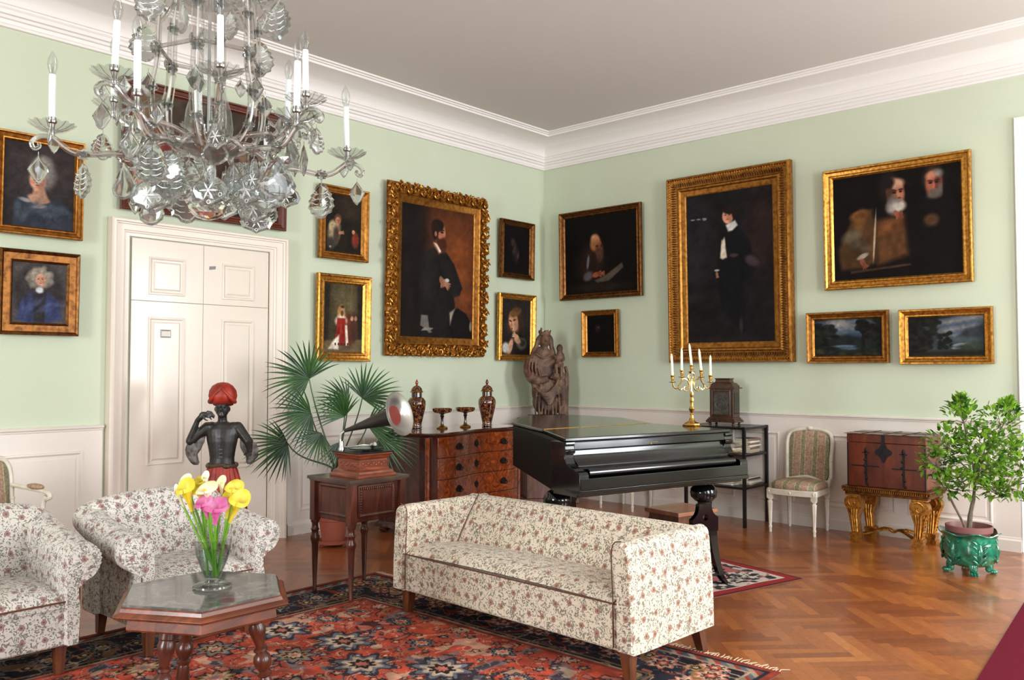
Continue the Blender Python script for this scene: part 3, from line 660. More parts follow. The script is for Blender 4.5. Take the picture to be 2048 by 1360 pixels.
# the boy, with beads and leaf rows
r, wd, h, iw, ih = picture('painting', 'largest gold framed full-length portrait of boy in black, white collar', 'R', -1.744, -3.062, 1.495, 3.368, .20, M_GILT, (N2, a_boy),
    [(0, -.005), (0, .05), (.06, .075), (.13, .08), (.17, .062), (.24, .058), (.50, .03), (.54, .028), (.60, .04), (.68, .038), (.74, .022), (.93, .014), (1.0, .004)])
bd = MB(); lf = MB()
def row(b, d, step, fn):
    w2, h2 = wd/2-d, h/2-d
    for (x0, z0, x1, z1) in ((-w2, -h2, w2, -h2), (w2, -h2, w2, h2), (w2, h2, -w2, h2), (-w2, h2, -w2, -h2)):
        L = math.hypot(x1-x0, z1-z0); n = int(L/step)
        for i in range(n):
            t = (i+.5)/n; fn(b, x0+(x1-x0)*t, h/2+z0+(z1-z0)*t, math.atan2(z1-z0, x1-x0))
row(bd, .036, .026, lambda b, x, z, a: b.ell((x, -.066, z), (.0095, .010, .0095), 6, 4))
row(lf, .075, .024, lambda b, x, z, a: b.ell((0, 0, 0), (.0085, .010, .030), 6, 4, T=Matrix.Translation((x, -.048, z)) @ Matrix.Rotation(-a, 4, 'Y')))
bd.build('beading', M_GILTB, r); lf.build('leaf_border', M_GILTD, r)

# the ornate carved frame
r, wd, h, iw, ih = picture('painting', 'bearded man in dark suit in ornate carved gold scroll frame', 'L', -2.42, -1.05, 1.56, 3.245, .19, M_GILT, (N2, a_beard),
    [(.06, -.005), (.06, .02), (.3, .03), (.56, .02), (.62, .03), (.68, .024), (.94, .012), (1.0, .004)])
cv = MB(); q = random.Random(11)
def scroll(b, x, z, s, a, sg=1):
    pts = []
    for i in range(15):
        t = i/14; an = a+sg*t*1.55*2*PI*.85; rr = s*(1-.82*t); pts.append((x+math.cos(an)*rr, -.035-.02*math.sin(t*PI), z+math.sin(an)*rr))
    b.tube(pts, [s*.20*(1-.45*i/14) for i in range(15)], 5); b.ell((pts[-1][0], -.05, pts[-1][2]), (s*.2, .014, s*.2), 6, 4)
def leafc(b, x, z, s, a):
    for k in range(3):
        an = a+(k-1)*.55; b.ell((0, 0, 0), (s*.95, .014, s*.22), 8, 4, T=Matrix.Translation((x+math.cos(an)*s*.55, -.038-.008*k, z+math.sin(an)*s*.55)) @ Matrix.Rotation(-an, 4, 'Y') @ Matrix.Rotation(.35, 4, 'X'))
w2, h2 = wd/2-.062, h/2-.062
for (x0, z0, x1, z1) in ((-w2, -h2, w2, -h2), (w2, -h2, w2, h2), (w2, h2, -w2, h2), (-w2, h2, -w2, -h2)):
    L = math.hypot(x1-x0, z1-z0); n = round(L/.088); a = math.atan2(z1-z0, x1-x0); nx, nz = math.sin(a), -math.cos(a)
    for i in range(n):
        t = i/n; x, z = x0+(x1-x0)*t, h/2+z0+(z1-z0)*t; sg = 1 if i % 2 else -1
        scroll(cv, x+nx*.012*sg, z+nz*.012*sg, .040+.006*q.random(), a+sg*PI/2+q.uniform(-.3, .3), sg)
        leafc(cv, x+nx*.026+q.uniform(-.02, .02), z+nz*.026, .034+.01*q.random(), a+q.uniform(-.5, .5)+PI*(i % 2))
        leafc(cv, x-nx*.030, z-nz*.030, .028, a+q.uniform(-.8, .8)+PI*((i+1) % 2))
        cv.ell((x+nx*.05+q.uniform(-.01, .01), -.028, z+nz*.05), (.020, .018, .020), 6, 4)
        if q.random() < .6: leafc(cv, x+nx*.050, z+nz*.050, .022, a+q.uniform(-1, 1))
cv.build('carving', M_GILTB, r, smooth=60)
# ================================================================== rugs and carpet
def rug_colours(nx, ny, w_, h):
    """Persian field: brick red with blue and cream flowers, navy border"""
    X, Y = np.meshgrid(np.linspace(0, w_, nx), np.linspace(0, h, ny)); C = np.zeros((ny, nx, 3))
    red = np.array((172, 72, 54.)); navy = np.array((48, 46, 56.)); blue = np.array((108, 110, 118.)); cream = np.array((190, 166, 140.)); och = np.array((158, 120, 76.)); rose = np.array((182, 108, 92.)); dark = np.array((36, 28, 32.))
    n1 = vnoise(X*3.1, Y*3.1, 3); n2 = vnoise(X*7, Y*7, 4); n3 = vnoise(X*26, Y*26, 5)
    C[:] = red*(.9+.2*n2[..., None])
    def put(m, c, a=1.0): C[m] = C[m]*(1-a)+np.array(c)*a
    def curl(sx, sy, k): return vnoise(X*1.5*sx+.4*vnoise(Y*4, X*4, k)*3, Y*1.5*sy+.4*vnoise(X*4, Y*4, k+1)*3, k+2)
    a = curl(4.2, 4.2, 20); b = curl(6.5, 6.5, 30); c = curl(9, 9, 40)
    put(np.abs(a-.5) < .018, navy, .9); put(np.abs(b-.5) < .012, cream, .75); put(np.abs(b-.53) < .008, dark, .8); put(np.abs(c-.45) < .014, och, .6)
    put((b > .80), blue, .7); put((b > .88), navy, .7); put(np.abs(a-.62) < .010, blue, .8); put(np.abs(b-.40) < .010, dark, .7); put(np.abs(c-.60) < .010, cream, .6); put((c > .78), cream, .7); put((c < .2), dark, .6); put((c < .14), rose, .9)
    def flower(cx, cy, r, cols, k=8, el=1.0, rot=0.0):
        dx, dy = X-cx, Y-cy; th = np.arctan2(dy, dx)+rot; d = np.hypot(dx, dy*el)/(1+.22*np.cos(k*th))
        for i, col in enumerate(cols):
            put(d < r*(1-i/len(cols)), col, .95)
    R_ = random.Random(5); sp = .36
    for i in range(-1, int(w_/sp)+2):
        for j in range(-1, int(h/sp)+2):
            cx = i*sp+(j % 2)*sp/2+R_.uniform(-.04, .04); cy = j*sp+R_.uniform(-.04, .04)
            kind = (i*3+j*5) % 5
            pal = [[dark, blue, dark, cream, rose, red], [dark, och, cream, rose, blue], [navy, blue, cream, dark, rose], [dark, cream, rose, cream, navy], [dark, blue, och, dark, cream, rose]][kind]
            flower(cx, cy, .065+.035*(kind % 3), pal, 8+2*(kind % 2), 1.25 if kind % 2 else .85, kind)
            for t in range(6):
                a0 = t*PI/3+kind; flower(cx+.155*math.cos(a0), cy+.13*math.sin(a0), .018+.012*R_.random(), [[dark, blue, cream], [dark, rose, cream], [navy, och]][t % 3], 5)
    D = np.minimum(np.minimum(X, w_-X), np.minimum(Y, h-Y))          # borders
    def band(d0, d1, col):
        m = (D >= d0) & (D < d1); C[m] = col
    m = D < .50; C[m] = navy*(.7+.35*n2[m][..., None]); mm = m & (np.abs(c-.62) < .03); C[mm] = blue*.8; mm = m & (np.abs(a-.5) < .03); C[mm] = red*.7; mm = m & (np.abs(b-.38) < .03); C[mm] = dark
    mm = m & (np.abs(b-.5) < .02); C[mm] = rose*.85
    mm = m & (np.abs(c-.5) < .02); C[mm] = cream*.8
    mm = m & (a > .86); C[mm] = och*.75
    Cb = C.copy(); t = 0
    for s_ in np.arange(.16, w_, .26):
        for yy in (.26, h-.26): flower(s_, yy, .07, [rose, cream, dark, red, cream] if t % 2 else [blue, dark, cream, och], 8, 1, t); flower(s_+.15, yy+.05, .04, [och, dark, cream], 5); t += 1
    for s_ in np.arange(.16, h, .26):
        for xx in (.26, w_-.26): flower(xx, s_, .07, [rose, cream, dark, red, cream] if t % 2 else [blue, dark, cream, och], 8, 1, t); flower(xx+.05, s_+.15, .04, [och, dark, cream], 5); t += 1
    band(.46, .475, cream*.8); band(.475, .50, red*.8); band(.42, .435, och*.8)
    band(.10, .112, cream*.8); band(0.0, .03, red*.75); band(.03, .055, navy*.8)
    k = (np.floor((X+Y)/.035) % 3); mz = (D >= .055) & (D < .10); C[mz] = np.where(k[mz][..., None] < 1, cream*.75, np.where(k[mz][..., None] < 2, red*.8, blue*.8))
    C *= (.80+.34*n3[..., None])*(.92+.16*n1[..., None]); return C
def rug(name, label, cx, cy, w_, h, C, rz=0, fringe=None, th=.008):
    r = thing(name, label, 'rug', (cx, cy, 0), rz)
    wv = lambda u, v: .0018*np.sin(u*19)*np.sin(v*17)
    colour_grid('pile', M_RUG, w_, h, C, lambda u, v: np.stack([(u-.5)*w_, (v-.5)*h, th+.002+wv(u, v)], 1), r)
    MB().box((-w_/2, -h/2, .0005), (w_/2, h/2, th-.001)).build('backing', plain(name+'_backing', (110, 60, 50), .9), r, smooth=0)
    if fringe:
        b = MB(); q = random.Random(2); n = int(h/.018)
        for sx in fringe:
            for i in range(n):
                y = -h/2+(i+.5)*h/n; x = sx*w_/2; l = .05+.03*q.random()
                b.tube([(x, y, .008), (x+sx*l*.5, y+q.uniform(-.01, .01), .007), (x+sx*l, y+q.uniform(-.02, .02), .003)], [.0028, .0025, .0015], 4)
        tag(b.build('fringe', plain('fringe_wool', (206, 178, 150), .9), r), kind='stuff')
    return r
rx0, rx1, ry0, ry1 = -8.3, -3.83, -4.64, -1.66
rug('persian_rug', 'large red and navy patterned rug with fringe under the sofa and coffee table', (rx0+rx1)/2, (ry0+ry1)/2, rx1-rx0, ry1-ry0,
    rug_colours(620, 410, rx1-rx0, ry1-ry0), fringe=(1,))
def small_rug():
    w_, h = 1.35, 1.0; nx, ny = 190, 140; C = np.zeros((ny, nx, 3)); X, Y = np.meshgrid(np.linspace(0, w_, nx), np.linspace(0, h, ny))
    D = np.minimum(np.minimum(X, w_-X), np.minimum(Y, h-Y)); z = vnoise(X*24, Y*24, 7); zz = vnoise(X*12, Y*12, 8)
    C[:] = (196, 184, 172); C[(z > .55)] = (50, 44, 48); C[(zz > .72)] = (168, 96, 92); C[np.abs(zz-.4) < .03] = (60, 56, 60)
    k = np.floor(X/.045)+np.floor(Y/.03); C[(k % 3 == 0) & (z < .45)] = (74, 74, 78)
    C[D < .17] = (186, 172, 160); m = (D < .17) & (z > .5); C[m] = (60, 50, 52); C[(D < .085)] = (140, 44, 44); C[(D > .085) & (D < .098)] = (200, 180, 168); C[(D < .02)] = (84, 40, 40)
    rug('small_oriental_rug', 'small oriental rug with red border on parquet under the piano', -2.52, -3.30, w_, h, C, math.radians(-14)+.0, th=.005)
small_rug()
def carpet():
    P = [(-1.2, -5.02), (-2.0, -5.35), (-3.05, -5.28), (-4.6, -5.55)]
    poly = [(-.5, -5.105), (-3.32, -5.345), (-5.2, -5.54), (-5.2, -6.9), (-.5, -6.4)]
    o = MB().prism(poly, .0005, .009).build('stair_runner_carpet', plain('burgundy_wool', (104, 22, 40), .95, c2=(92, 18, 36), nscale=160, bumps=.4, spec=.1), None, smooth=0)
    tag(o, 'plain burgundy carpet runner on the parquet, right foreground corner', 'carpet')
carpet()

# ================================================================== sofa
def tapered_leg(b, x, y, z1, s0=.034, s1=.022, dx=0, dy=0):
    b.loft([[(x+dx-s1, y+dy-s1, 0), (x+dx+s1, y+dy-s1, 0), (x+dx+s1, y+dy+s1, 0), (x+dx-s1, y+dy+s1, 0)],
            [(x-s0, y-s0, z1), (x+s0, y-s0, z1), (x+s0, y+s0, z1), (x-s0, y+s0, z1)]])
def cushion(b, x0, x1, y0, y1, z0, z1, dome, nx=16, ny=12, edge=.02):
    def top(u, v):
        ex = (1-abs(2*u-1)**6); ey = (1-abs(2*v-1)**6)
        return (x0+(x1-x0)*u, y0+(y1-y0)*v, z1-edge*(1-min(ex, ey))**1.5+dome*math.sin(PI*u)**.6*math.sin(PI*v)**.6)
    b.grid(top, nx, ny)
    b.box((x0, y0, z0), (x1, y1, z1-edge-.002))
    # skirt between
    n = 40
    for a, c, f in ((0, 0, 0), ):
        pass
def sofa():
    s = thing('floral_sofa', 'long cream floral sofa with square arms, standing on the rug', 'sofa', (-4.07, -3.39, .0125), math.radians(-92.5))
    Lh, D = .865, .34      # half length, half depth
    b = MB(); b.box((-Lh+.04, -D+.005, .13), (Lh-.04, D-.05, .34)); b.build('seat_base', M_FLOR, s, uv=True, bevel=.012, seg=3)
    b = MB()
    x0, x1, y0, y1 = -Lh+.085, Lh-.085, -D, D-.22
    def top(u, v):
        return (x0+(x1-x0)*u, y0+(y1-y0)*v, .345+.050*min(1, v*4.5)**.5*(1-.75*v**2)*(1-abs(2*u-1)**8*.35)+.012*math.sin(PI*u))
    b.grid(top, 30, 16); b.box((x0, y0, .32), (x1, y1, .345))
    cush = b.build('seat_cushion', M_FLOR, s, smooth=60, uv=True)
    p = MB(); p.tube([(x0, -D-.002, .343), (x1, -D-.002, .343)], .0045, 6); p.build('piping', M_PIPE, cush)
    # back: section in YZ, along X
    sec = [(D-.27, .34), (D-.215, .46), (D-.135, .585)]+[(D-.085+.042*math.cos(a), .592+.036*math.sin(a)) for a in [PI*(1-i/8) for i in range(9)]]+[(D-.03, .45), (D, .13), (D-.12, .13)]
    b = MB(); n = 14; rings = []
    for i in range(n+1):
        u = i/n; x = (-Lh+.03)+(2*Lh-.06)*u; bow = .012*math.sin(PI*u)
        rings.append([(x, y-bow*(1 if z > .3 else 0), z+.006*math.sin(PI*u)*(1 if z > .5 else 0)) for y, z in sec])
    b.loft(rings); flip_outward(b.build('backrest', M_FLOR, s, smooth=50, uv=True))
    for sg in (-1, 1):
        sec = [(.78, .13), (.775, .36), (.755, .50), (.748, .57)]+[(.792-.046*math.cos(a), .585+.042*math.sin(a)) for a in [PI*i/8 for i in range(1, 8)]]+[(.84, .57), (.852, .44), (.862, .28), (.864, .13)]
        b = MB(); rings = []
        for k in range(9):
            v = k/8; y = -D-.005+(2*D-.01)*v; e = [.93, 1, 1][min(k, 2)] if k < 3 else 1
            fl = 1.0 if k else .985
            rings.append([(sg*((x-.806)*(fl if k else .90)+.806), y+(0 if k else .0), (z-.35)*(fl if k else .955)+.35) for x, z in sec])
        # rounded front lip
        rings.insert(1, [(sg*((x-.806)*.98+.806), -D-.001, (z-.35)*.99+.35) for x, z in sec])
        rings[0] = [(x, -D-.016, z) for x, _, z in rings[0]]
        b.loft(rings); a_ = flip_outward(b.build('arm', M_FLOR, s, smooth=50, uv=True))
        p = MB(); p.tube(crom([(sg*(.754+.002), -D-.008, .15), (sg*.752, -D-.010, .36), (sg*.745, -D-.010, .5), (sg*.744, -D-.008, .585), (sg*.762, -D-.008, .622), (sg*.80, -D-.008, .632)]), .003, 5)
        p.tube([(sg*.752, -D+.02, .36), (sg*.753, -D-.012, .345), (sg*.755, -D-.012, .145)], .003, 5); p.build('piping', M_PIPE, a_)
    p = MB(); 
    p.tube(crom([(-.765, D-.275, .36), (-.757, D-.225, .46), (-.745, D-.15, .59), (-.76, D-.10, .638)]), .0032, 5); p.build('corner_piping', M_PIPE, s)
    for x in (-.79, .79):
        for y, dy in ((-D+.05, -.0), (D-.06, .03)):
            b = MB(); tapered_leg(b, x, y, .135, .03, .021, dx=.012*(1 if x > 0 else -1), dy=dy); b.build('leg', M_LEGW, s, smooth=0, bevel=.002)
sofa()

# ================================================================== rolled arm chairs
def armchair():
    s = thing('rolled_arm_chair', 'grey floral club armchair with rolled arms, right behind the vase of calla lilies', 'armchair', (-5.435, -1.93, .0125))
    # local: front -Y at y=-.34 ; half width of body .33
    F = -.335
    b = MB(); b.box((-.32, F+.01, .13), (.32, .32, .33)); b.build('seat_base', M_FLOR2, s, uv=True, bevel=.012, seg=3)
    b = MB()
    b.grid(lambda u, v: (-.285+.57*u, F-.002+.50*v, .338+.066*min(1, v*3.5)**.5*(1-abs(2*u-1)**4*.35)*min(1, 3*(1-v)+.6)), 20, 14)
    b.box((-.285, F-.002, .31), (.285, F+.50, .338)); c = b.build('seat_cushion', M_FLOR2, s, smooth=60, uv=True)
    p = MB(); p.tube([(-.285, F-.006, .338), (.285, F-.006, .338)], .005, 6); p.build('piping', M_PIPE, c)
    def section(x_in, h, R, sg, y):
        P = [(x_in, .14), (x_in-.004, .32), (x_in-.008, h-.15)]
        cx, cz = x_in+R*.95, h-R
        for i in range(13):
            a = math.radians(170-250*i/12); P.append((cx+R*math.cos(a), cz+R*math.sin(a)))
        P += [(x_in+.052, h-2*R-.03), (x_in+.062, .3), (x_in+.055, .14)]
        return [(sg*x, y, z) for x, z in P]
    for sg in (-1, 1):
        b = MB(); rings = []
        N = 12
        for k in range(N+1):
            v = k/N; y = F-.012+.60*v; h = .60+.10*v**1.6; R = .085-.006*v
            r_ = section(.275, h, R, sg, y)
            if k == 0:
                cx = sg*(.275+.05); r_ = [(cx+(x-cx)*.86, y-.012, z*.985) for x, y, z in r_]
            rings.append(r_)
        b.loft(rings); a_ = flip_outward(b.build('rolled_arm', M_FLOR2, s, smooth=55, uv=True))
        # ruched front of the roll
        q = MB()
        cx, cz = sg*(.275+.082), .515
        for i in range(22):
            a = 2*PI*i/22; q.tube([(cx+.02*math.cos(a), F-.022, cz+.02*math.sin(a)), (cx+.050*math.cos(a), F-.022, cz+.050*math.sin(a)), (cx+.074*math.cos(a), F-.008, cz+.074*math.sin(a))], [.011, .013, .010], 6)
        q.ell((cx, F-.026, cz), (.026, .010, .026), 10, 5); q.build('ruched_end', M_FLOR2, a_, uv=True)
        p = MB(); p.tube([(sg*.333, F-.014, .14), (sg*.336, F-.014, .32), (sg*.335, F-.013, .42)], .0035, 5); p.build('piping', M_PIPE, a_)
    # back, rolled over at the top
    b = MB(); rings = []; n = 14
    for i in range(n+1):
        u = i/n; x = -.36+.72*u; hh = .725+.025*math.sin(PI*u); bow = .02*math.sin(PI*u); e = abs(2*u-1)**5
        P = [(.13-bow, .34), (.14-bow, .5), (.155-bow, hh-.11)]
        R = .068*(1-.25*e); cy, cz = .225, hh-.066
        for k in range(10):
            a = math.radians(165-225*k/9); P.append((cy+R*math.cos(a), cz+R*math.sin(a)))
        P += [(.262, .5), (.285, .3), (.29, .14), (.13, .14)]
        rings.append([(x, y, z) for y, z in P])
    b.loft(rings); flip_outward(b.build('backrest', M_FLOR2, s, smooth=55, uv=True))
    for x in (-.27, .27):
        for y, dy in ((F+.045, 0), (.25, .02)):
            b = MB(); tapered_leg(b, x, y, .135, .026, .018, dx=.0, dy=dy); b.build('leg', M_LEGW, s, smooth=0, bevel=.002)
    return s
ac = armchair()
dup(ac, (-6.37, -1.87, .0125), 0, 'grey floral club armchair cut off by the left edge, in front of the white armchair')
ac['group'] = 'matching floral club armchairs'; 
for o in COL.objects:
    if o.name.startswith('rolled_arm_chair'): o['group'] = 'matching floral club armchairs'

# ================================================================== coffee table
def coffee():
    s = thing('hexagonal_coffee_table', 'low hexagonal coffee table with grey marble top and turned mahogany legs', 'table', (-5.84, -3.01, .0125))
    H = .4865; R = .382; A0 = math.radians(0)
    hexa = lambda r, z: [(r*math.cos(A0+k*PI/3), r*math.sin(A0+k*PI/3), z) for k in range(6)]
    m, nt, bb = nmat('grey_green_marble'); setp(bb, Roughness=.07)
    f = obj_noise(nt, 16, (1, 1, 1), 8, 1.0); nt.links.new(ramp(nt, f, [(.25, (70, 72, 70)), (.5, (98, 98, 94)), (.72, (128, 126, 120))]), bb.inputs['Base Color'])
    b = MB(); b.loft([hexa(R-.035, H-.030), hexa(R-.035, H-.002), hexa(R-.039, H)]); b.build('marble_top', m, s, smooth=0)
    b = MB(); b.loft([hexa(R-.10, H-.11), hexa(R-.055, H-.108), hexa(R-.05, H-.10), hexa(R-.055, H-.065), hexa(R-.03, H-.058), hexa(R-.002, H-.050), hexa(R+.004, H-.042), hexa(R-.004, H-.034), hexa(R-.022, H-.028), hexa(R-.028, H-.014), hexa(R-.033, H-.008), hexa(R-.034, H-.02)])
    b.build('moulded_rim', M_MAHOGX, s, smooth=0, bevel=.001)
    prof = [(.026, 0), (.030, .03), (.024, .09), (.020, .10), (.030, .108), (.031, .118), (.021, .126), (.034, .15), (.038, .17), (.034, .19), (.021, .205), (.03, .212), (.03, .222), (.019, .232), (.022, .25), (.034, .29), (.036, .31), (.030, .33), (.034, .335), (.034, .385)]
    for k in range(3):
        a = math.radians(201+120*k); cx, cy = .185*math.cos(a), .185*math.sin(a)
        tilt = .17
        M = TR(cx*1.45, cy*1.45, .006, 0, 0, 0) @ Matrix.Rotation(-tilt, 4, Vector((-math.sin(a), math.cos(a), 0)))
        b = MB(); b.lathe(prof, 20, T=M); b.build('turned_leg', M_MAHOG, s)
coffee()

# ================================================================== white Louis XVI chairs
def round_leg(b, x, y, z1, T_=None):
    k = z1/.34
    b.lathe([(.010, 0), (.014, .012*k), (.011, .03*k), (.017, .05*k), (.011, .065*k), (.0135, .08*k), (.021, .255*k), (.023, .27*k), (.015, .278*k), (.015, .286*k), (.025, .292*k), (.025, .30*k)], 14, T=Matrix.Translation((x, y, 0)), flute=.06, fn=7)
    b.box((x-.022, y-.022, .30*k), (x+.022, y+.022, z1+.035))
def louis(arms=False, name='carved_side_chair', label='', loc=(0, 0, 0), rz=0, group=None):
    s = thing(name, label, 'chair', loc, rz, group)
    w0, w1, dF, dB, sh = .225, .185, -.22, .20, .345
    for x, y in ((-w0+.03, dF+.03), (w0-.03, dF+.03), (-w1+.015, dB-.02), (w1-.015, dB-.02)):
        b = MB(); round_leg(b, x, y, .34); b.build('leg', M_WHLAC, s)
    b = MB()
    pl = [(-w0, dF+.03), (-w0+.02, dF+.005), (0, dF-.022), (w0-.02, dF+.005), (w0, dF+.03), (w1+.01, dB), (-w1-.01, dB)]
    b.prism(pl, .335, .385); rail = b.build('seat_rail', M_WHLAC, s, smooth=25, bevel=.004)
    for x, y in ((0, dF-.022), (-w0+.03, dF+.004), (w0-.03, dF+.004)): MB().ell((x, y, .36), (.012, .006, .012), 8, 5).build('carved_rosette', M_WHLAC, rail)
    b = MB(); n = 16
    ring = lambda k, z: [((x*k), (y*k), z) for x, y in [(w0*.93*math.copysign(abs(math.cos(a))**.55, math.cos(a)), .205*math.copysign(abs(math.sin(a))**.55, math.sin(a))-.012) for a in [2*PI*i/28 for i in range(28)]]]
    b.loft([ring(1.0, .386), ring(1.03, .40), ring(1.02, .425), ring(.92, .445), ring(.6, .457), ring(.2, .46)]); b.build('seat', M_STRIPE, s, smooth=60)
    # back: leaning frame in a tilted plane
    T_ = Matrix.Translation((0, dB-.015, .43)) @ Matrix.Rotation(-.16, 4, 'X')
    def outline(k, o=0):
        W, Hh = .205*k-o, .46
        return [(-W*.92, 0, 0+o), (-W*.97, 0, .2), (-W, 0, .33), (-W*.93, 0, .405), (-W*.70, 0, .445-o), (0, 0, .465-o), (W*.70, 0, .445-o), (W*.93, 0, .405), (W, 0, .33), (W*.97, 0, .2), (W*.92, 0, 0+o), (0, 0, .035+o*.2)]
    ol = crom(outline(1)+[outline(1)[0]], 4)
    b = MB(); b.tube(ol, .0175, 8, T=T_, flat=1); b.T = T_; b.ell((0, -.012, .468), (.03, .014, .018), 10, 6); b.ell((-.2, 0, .19), (.021, .02, .02), 8, 5); b.ell((.2, 0, .19), (.021, .02, .02), 8, 5)
    b.tube([(-.19, 0, 0), (-.178, .0, -.07)], [.018, .02], 8); b.tube([(.19, 0, 0), (.178, .0, -.07)], [.018, .02], 8)
    b.build('back_frame', M_WHLAC, s)
    b = MB(); b.T = T_; ol2 = crom(outline(.93, .008)+[outline(.93, .008)[0]], 3)
    c = Vector((0, 0, .23))
    rings = [[tuple(c+(p-c)*k+Vector((0, d, 0))) for p in ol2[:-1]] for k, d in ((1, .012), (1, -.006), (.9, -.016), (.5, -.02), (.05, -.021))]
    b.loft(rings); b.build('back_upholstery', M_STRIPE, s, smooth=60)
    if arms:
        for sg in (-1, 1):
            b = MB(); b.tube(crom([(sg*.20, .215, .70), (sg*.235, .12, .685), (sg*.25, -.02, .67), (sg*.252, -.075, .655), (sg*.25, -.085, .635), (sg*.247, -.06, .625)]), .0145, 8)
            b.tube(crom([(sg*.25, -.05, .645), (sg*.245, -.03, .58), (sg*.235, -.06, .50), (sg*.222, -.11, .40)]), .013, 8); a_ = b.build('arm', M_WHLAC, s)
            b = MB(); b.ell((sg*.245, .05, .695), (.026, .085, .02), 10, 8); b.build('arm_pad', M_STRIPE, a_)
    return s
c1 = louis(label='white carved side chair with striped seat, between black shelf and chest', loc=(-.305, -3.20, 0), rz=-PI/2+.04, group='white carved side chairs')
c1 = dup(c1, (-.245, -1.32, 0), -PI/2, 'white carved side chair mostly hidden behind the piano')
louis(True, 'carved_armchair', 'white carved armchair with striped upholstery behind club chairs, far left', (-5.90, -.72, 0), .25)

# ================================================================== chest on gilt stand
def chest():
    s = thing('gilt_console_stand', 'carved gilded console stand with scroll legs under the old chest', 'stand', (-.27, -3.985, 0), -PI/2)
    # local: X = world -y, front -Y = world -x ; half width .32
    b = MB()
    for (o, z0, z1) in ((.0, .395, .415), (.012, .415, .43), (.004, .43, .445), (.020, .445, .462)):
        b.box((-.325-o, -.20-o, z0), (.325+o, .20+o, z1))
    top = b.build('gilded_frieze', M_GILTD, s, smooth=0, bevel=.003)
    b = MB()
    for i in range(40): b.box((-.325+i*.0165, -.226, .429), (-.317+i*.0165, -.21, .445))
    for i in range(24):
        for sg in (-1, 1): b.box((sg*.345-.008, -.20+i*.0165, .429), (sg*.345+.008, -.192+i*.0165, .445))
    b.build('dentil_row', M_GILT, top, smooth=0)
    for sx in (-1, 1):
        for sy in (-1, 1):
            b = MB(); cx, cz, hw = .268, .325, .042
            outer = [(cx+.062*math.cos(t), cz+.062*math.sin(t)) for t in [math.radians(100-200*i/10) for i in range(11)]]+[(.292, .235), (.282, .19), (.272, .14), (.268, .10), (.27, .082)]
            inner = [(.215, .082), (.215, .10), (.222, .15), (.222, .20), (.208, .245), (.190, .29), (.185, .34), (.20, .392), (.235, .394)]
            b.loft([[(sx*x, sy*.165+d, z) for x, z in outer+inner] for d in (-hw, hw)])
            for fc in (-1, 1):
                b.tube([(sx*(cx-.012+(.056*(1-.075*i))*math.cos(2.2-i*.55)), sy*.165+fc*(hw+.002), cz+(.056*(1-.075*i))*math.sin(2.2-i*.55)) for i in range(13)], [.0085-.0003*i for i in range(13)], 7)
                for off in (-.017, 0, .017):
                    b.tube([(v.x, v.y, v.z) for v in crom([(sx*(.250+off*1.25), sy*.165+fc*hw, .275), (sx*(.252+off), sy*.165+fc*hw, .22), (sx*(.247+off), sy*.165+fc*hw, .16), (sx*(.242+off*.9), sy*.165+fc*hw, .09)], 4)], .0085, 6)
            for off in (-.022, .022): b.tube([(v.x, v.y, v.z) for v in crom([(sx*.330, sy*.165+off, .32), (sx*.300, sy*.165+off, .25), (sx*.285, sy*.165+off, .18), (sx*.270, sy*.165+off, .09)], 4)], .009, 6)
            for i in range(8): b.ell((sx*(.312-.005*i), sy*.165, .29-.025*i), (.010, .013, .010), 6, 4)
            b.box((sx*.262-.06, sy*.165-.045, .385), (sx*.262+.06, sy*.165+.045, .396))
            b.box((sx*.242-.046, sy*.165-.050, 0), (sx*.242+.046, sy*.165+.050, .03)); b.box((sx*.242-.038, sy*.165-.043, .03), (sx*.242+.038, sy*.165+.043, .055)); b.box((sx*.242-.044, sy*.165-.048, .055), (sx*.242+.044, sy*.165+.048, .082))
            b.build('scroll_leg', M_GILTB, s, smooth=50)
    for sx in (-1, 1):
        b = MB()
        for off in (-.016, 0, .016): b.tube([(v.x, v.y+off, v.z) for v in crom([(sx*.235, -.15, .065), (sx*.17, -.10, .075), (sx*.10, -.05, .10), (sx*.04, -.0, .105), (0, .0, .085)], 5)], .010, 6)
        for off in (-.016, 0, .016): b.tube([(v.x, v.y+off, v.z) for v in crom([(sx*.235, .15, .065), (sx*.17, .10, .075), (sx*.10, .05, .10), (sx*.04, .0, .105), (0, .0, .085)], 5)], .010, 6)
        b.tube([(sx*.12+.022*(1-.12*i)*math.cos(i*.8), -.075, .115+.022*(1-.12*i)*math.sin(i*.8)) for i in range(8)], .008, 6)
        b.build('stretcher', M_GILTB, s)
    s = thing('travelling_chest', 'red-brown lacquer chest with iron bands and lock on the gilded stand', 'chest', (-.265, -3.985, .463), -PI/2)
    rw = wood('red_lacquered_wood', (70, 24, 8), (126, 54, 20), 3, (1.0001, 1, 3), .32, .12, 1.2)
    b = MB(); b.box((-.305, -.185, 0), (.305, .205, .36)); b.build('body', rw, s, smooth=0, bevel=.004)
    b = MB(); b.box((-.31, -.19, .362), (.31, .21, .43)); lid = b.build('lid', rw, s, smooth=0, bevel=.004)
    pale = plain('pale_engraved_inlay', (150, 120, 100), .35, c2=(70, 46, 38), nscale=26)
    MB().box((-.325, -.205, .4305), (.325, .22, .436)).build('top_board', pale, lid, smooth=0, bevel=.001)
    b = MB()
    for x in (-.17, 0, .15): b.box((x-.010, -.2055, .4362), (x+.010, .21, .4395))
    b.box((-.31, -.02, .4362), (.31, -.005, .439)); b.build('lid_bands', M_IRON, lid, smooth=0)
    b = MB()
    for x in (-.155, .14): b.box((x-.009, -.190, .02), (x+.009, -.186, .30)); b.box((x-.03, -.190, .275), (x+.03, -.186, .285)); b.ell((x, -.189, .30), (.013, .004, .02), 8, 5)
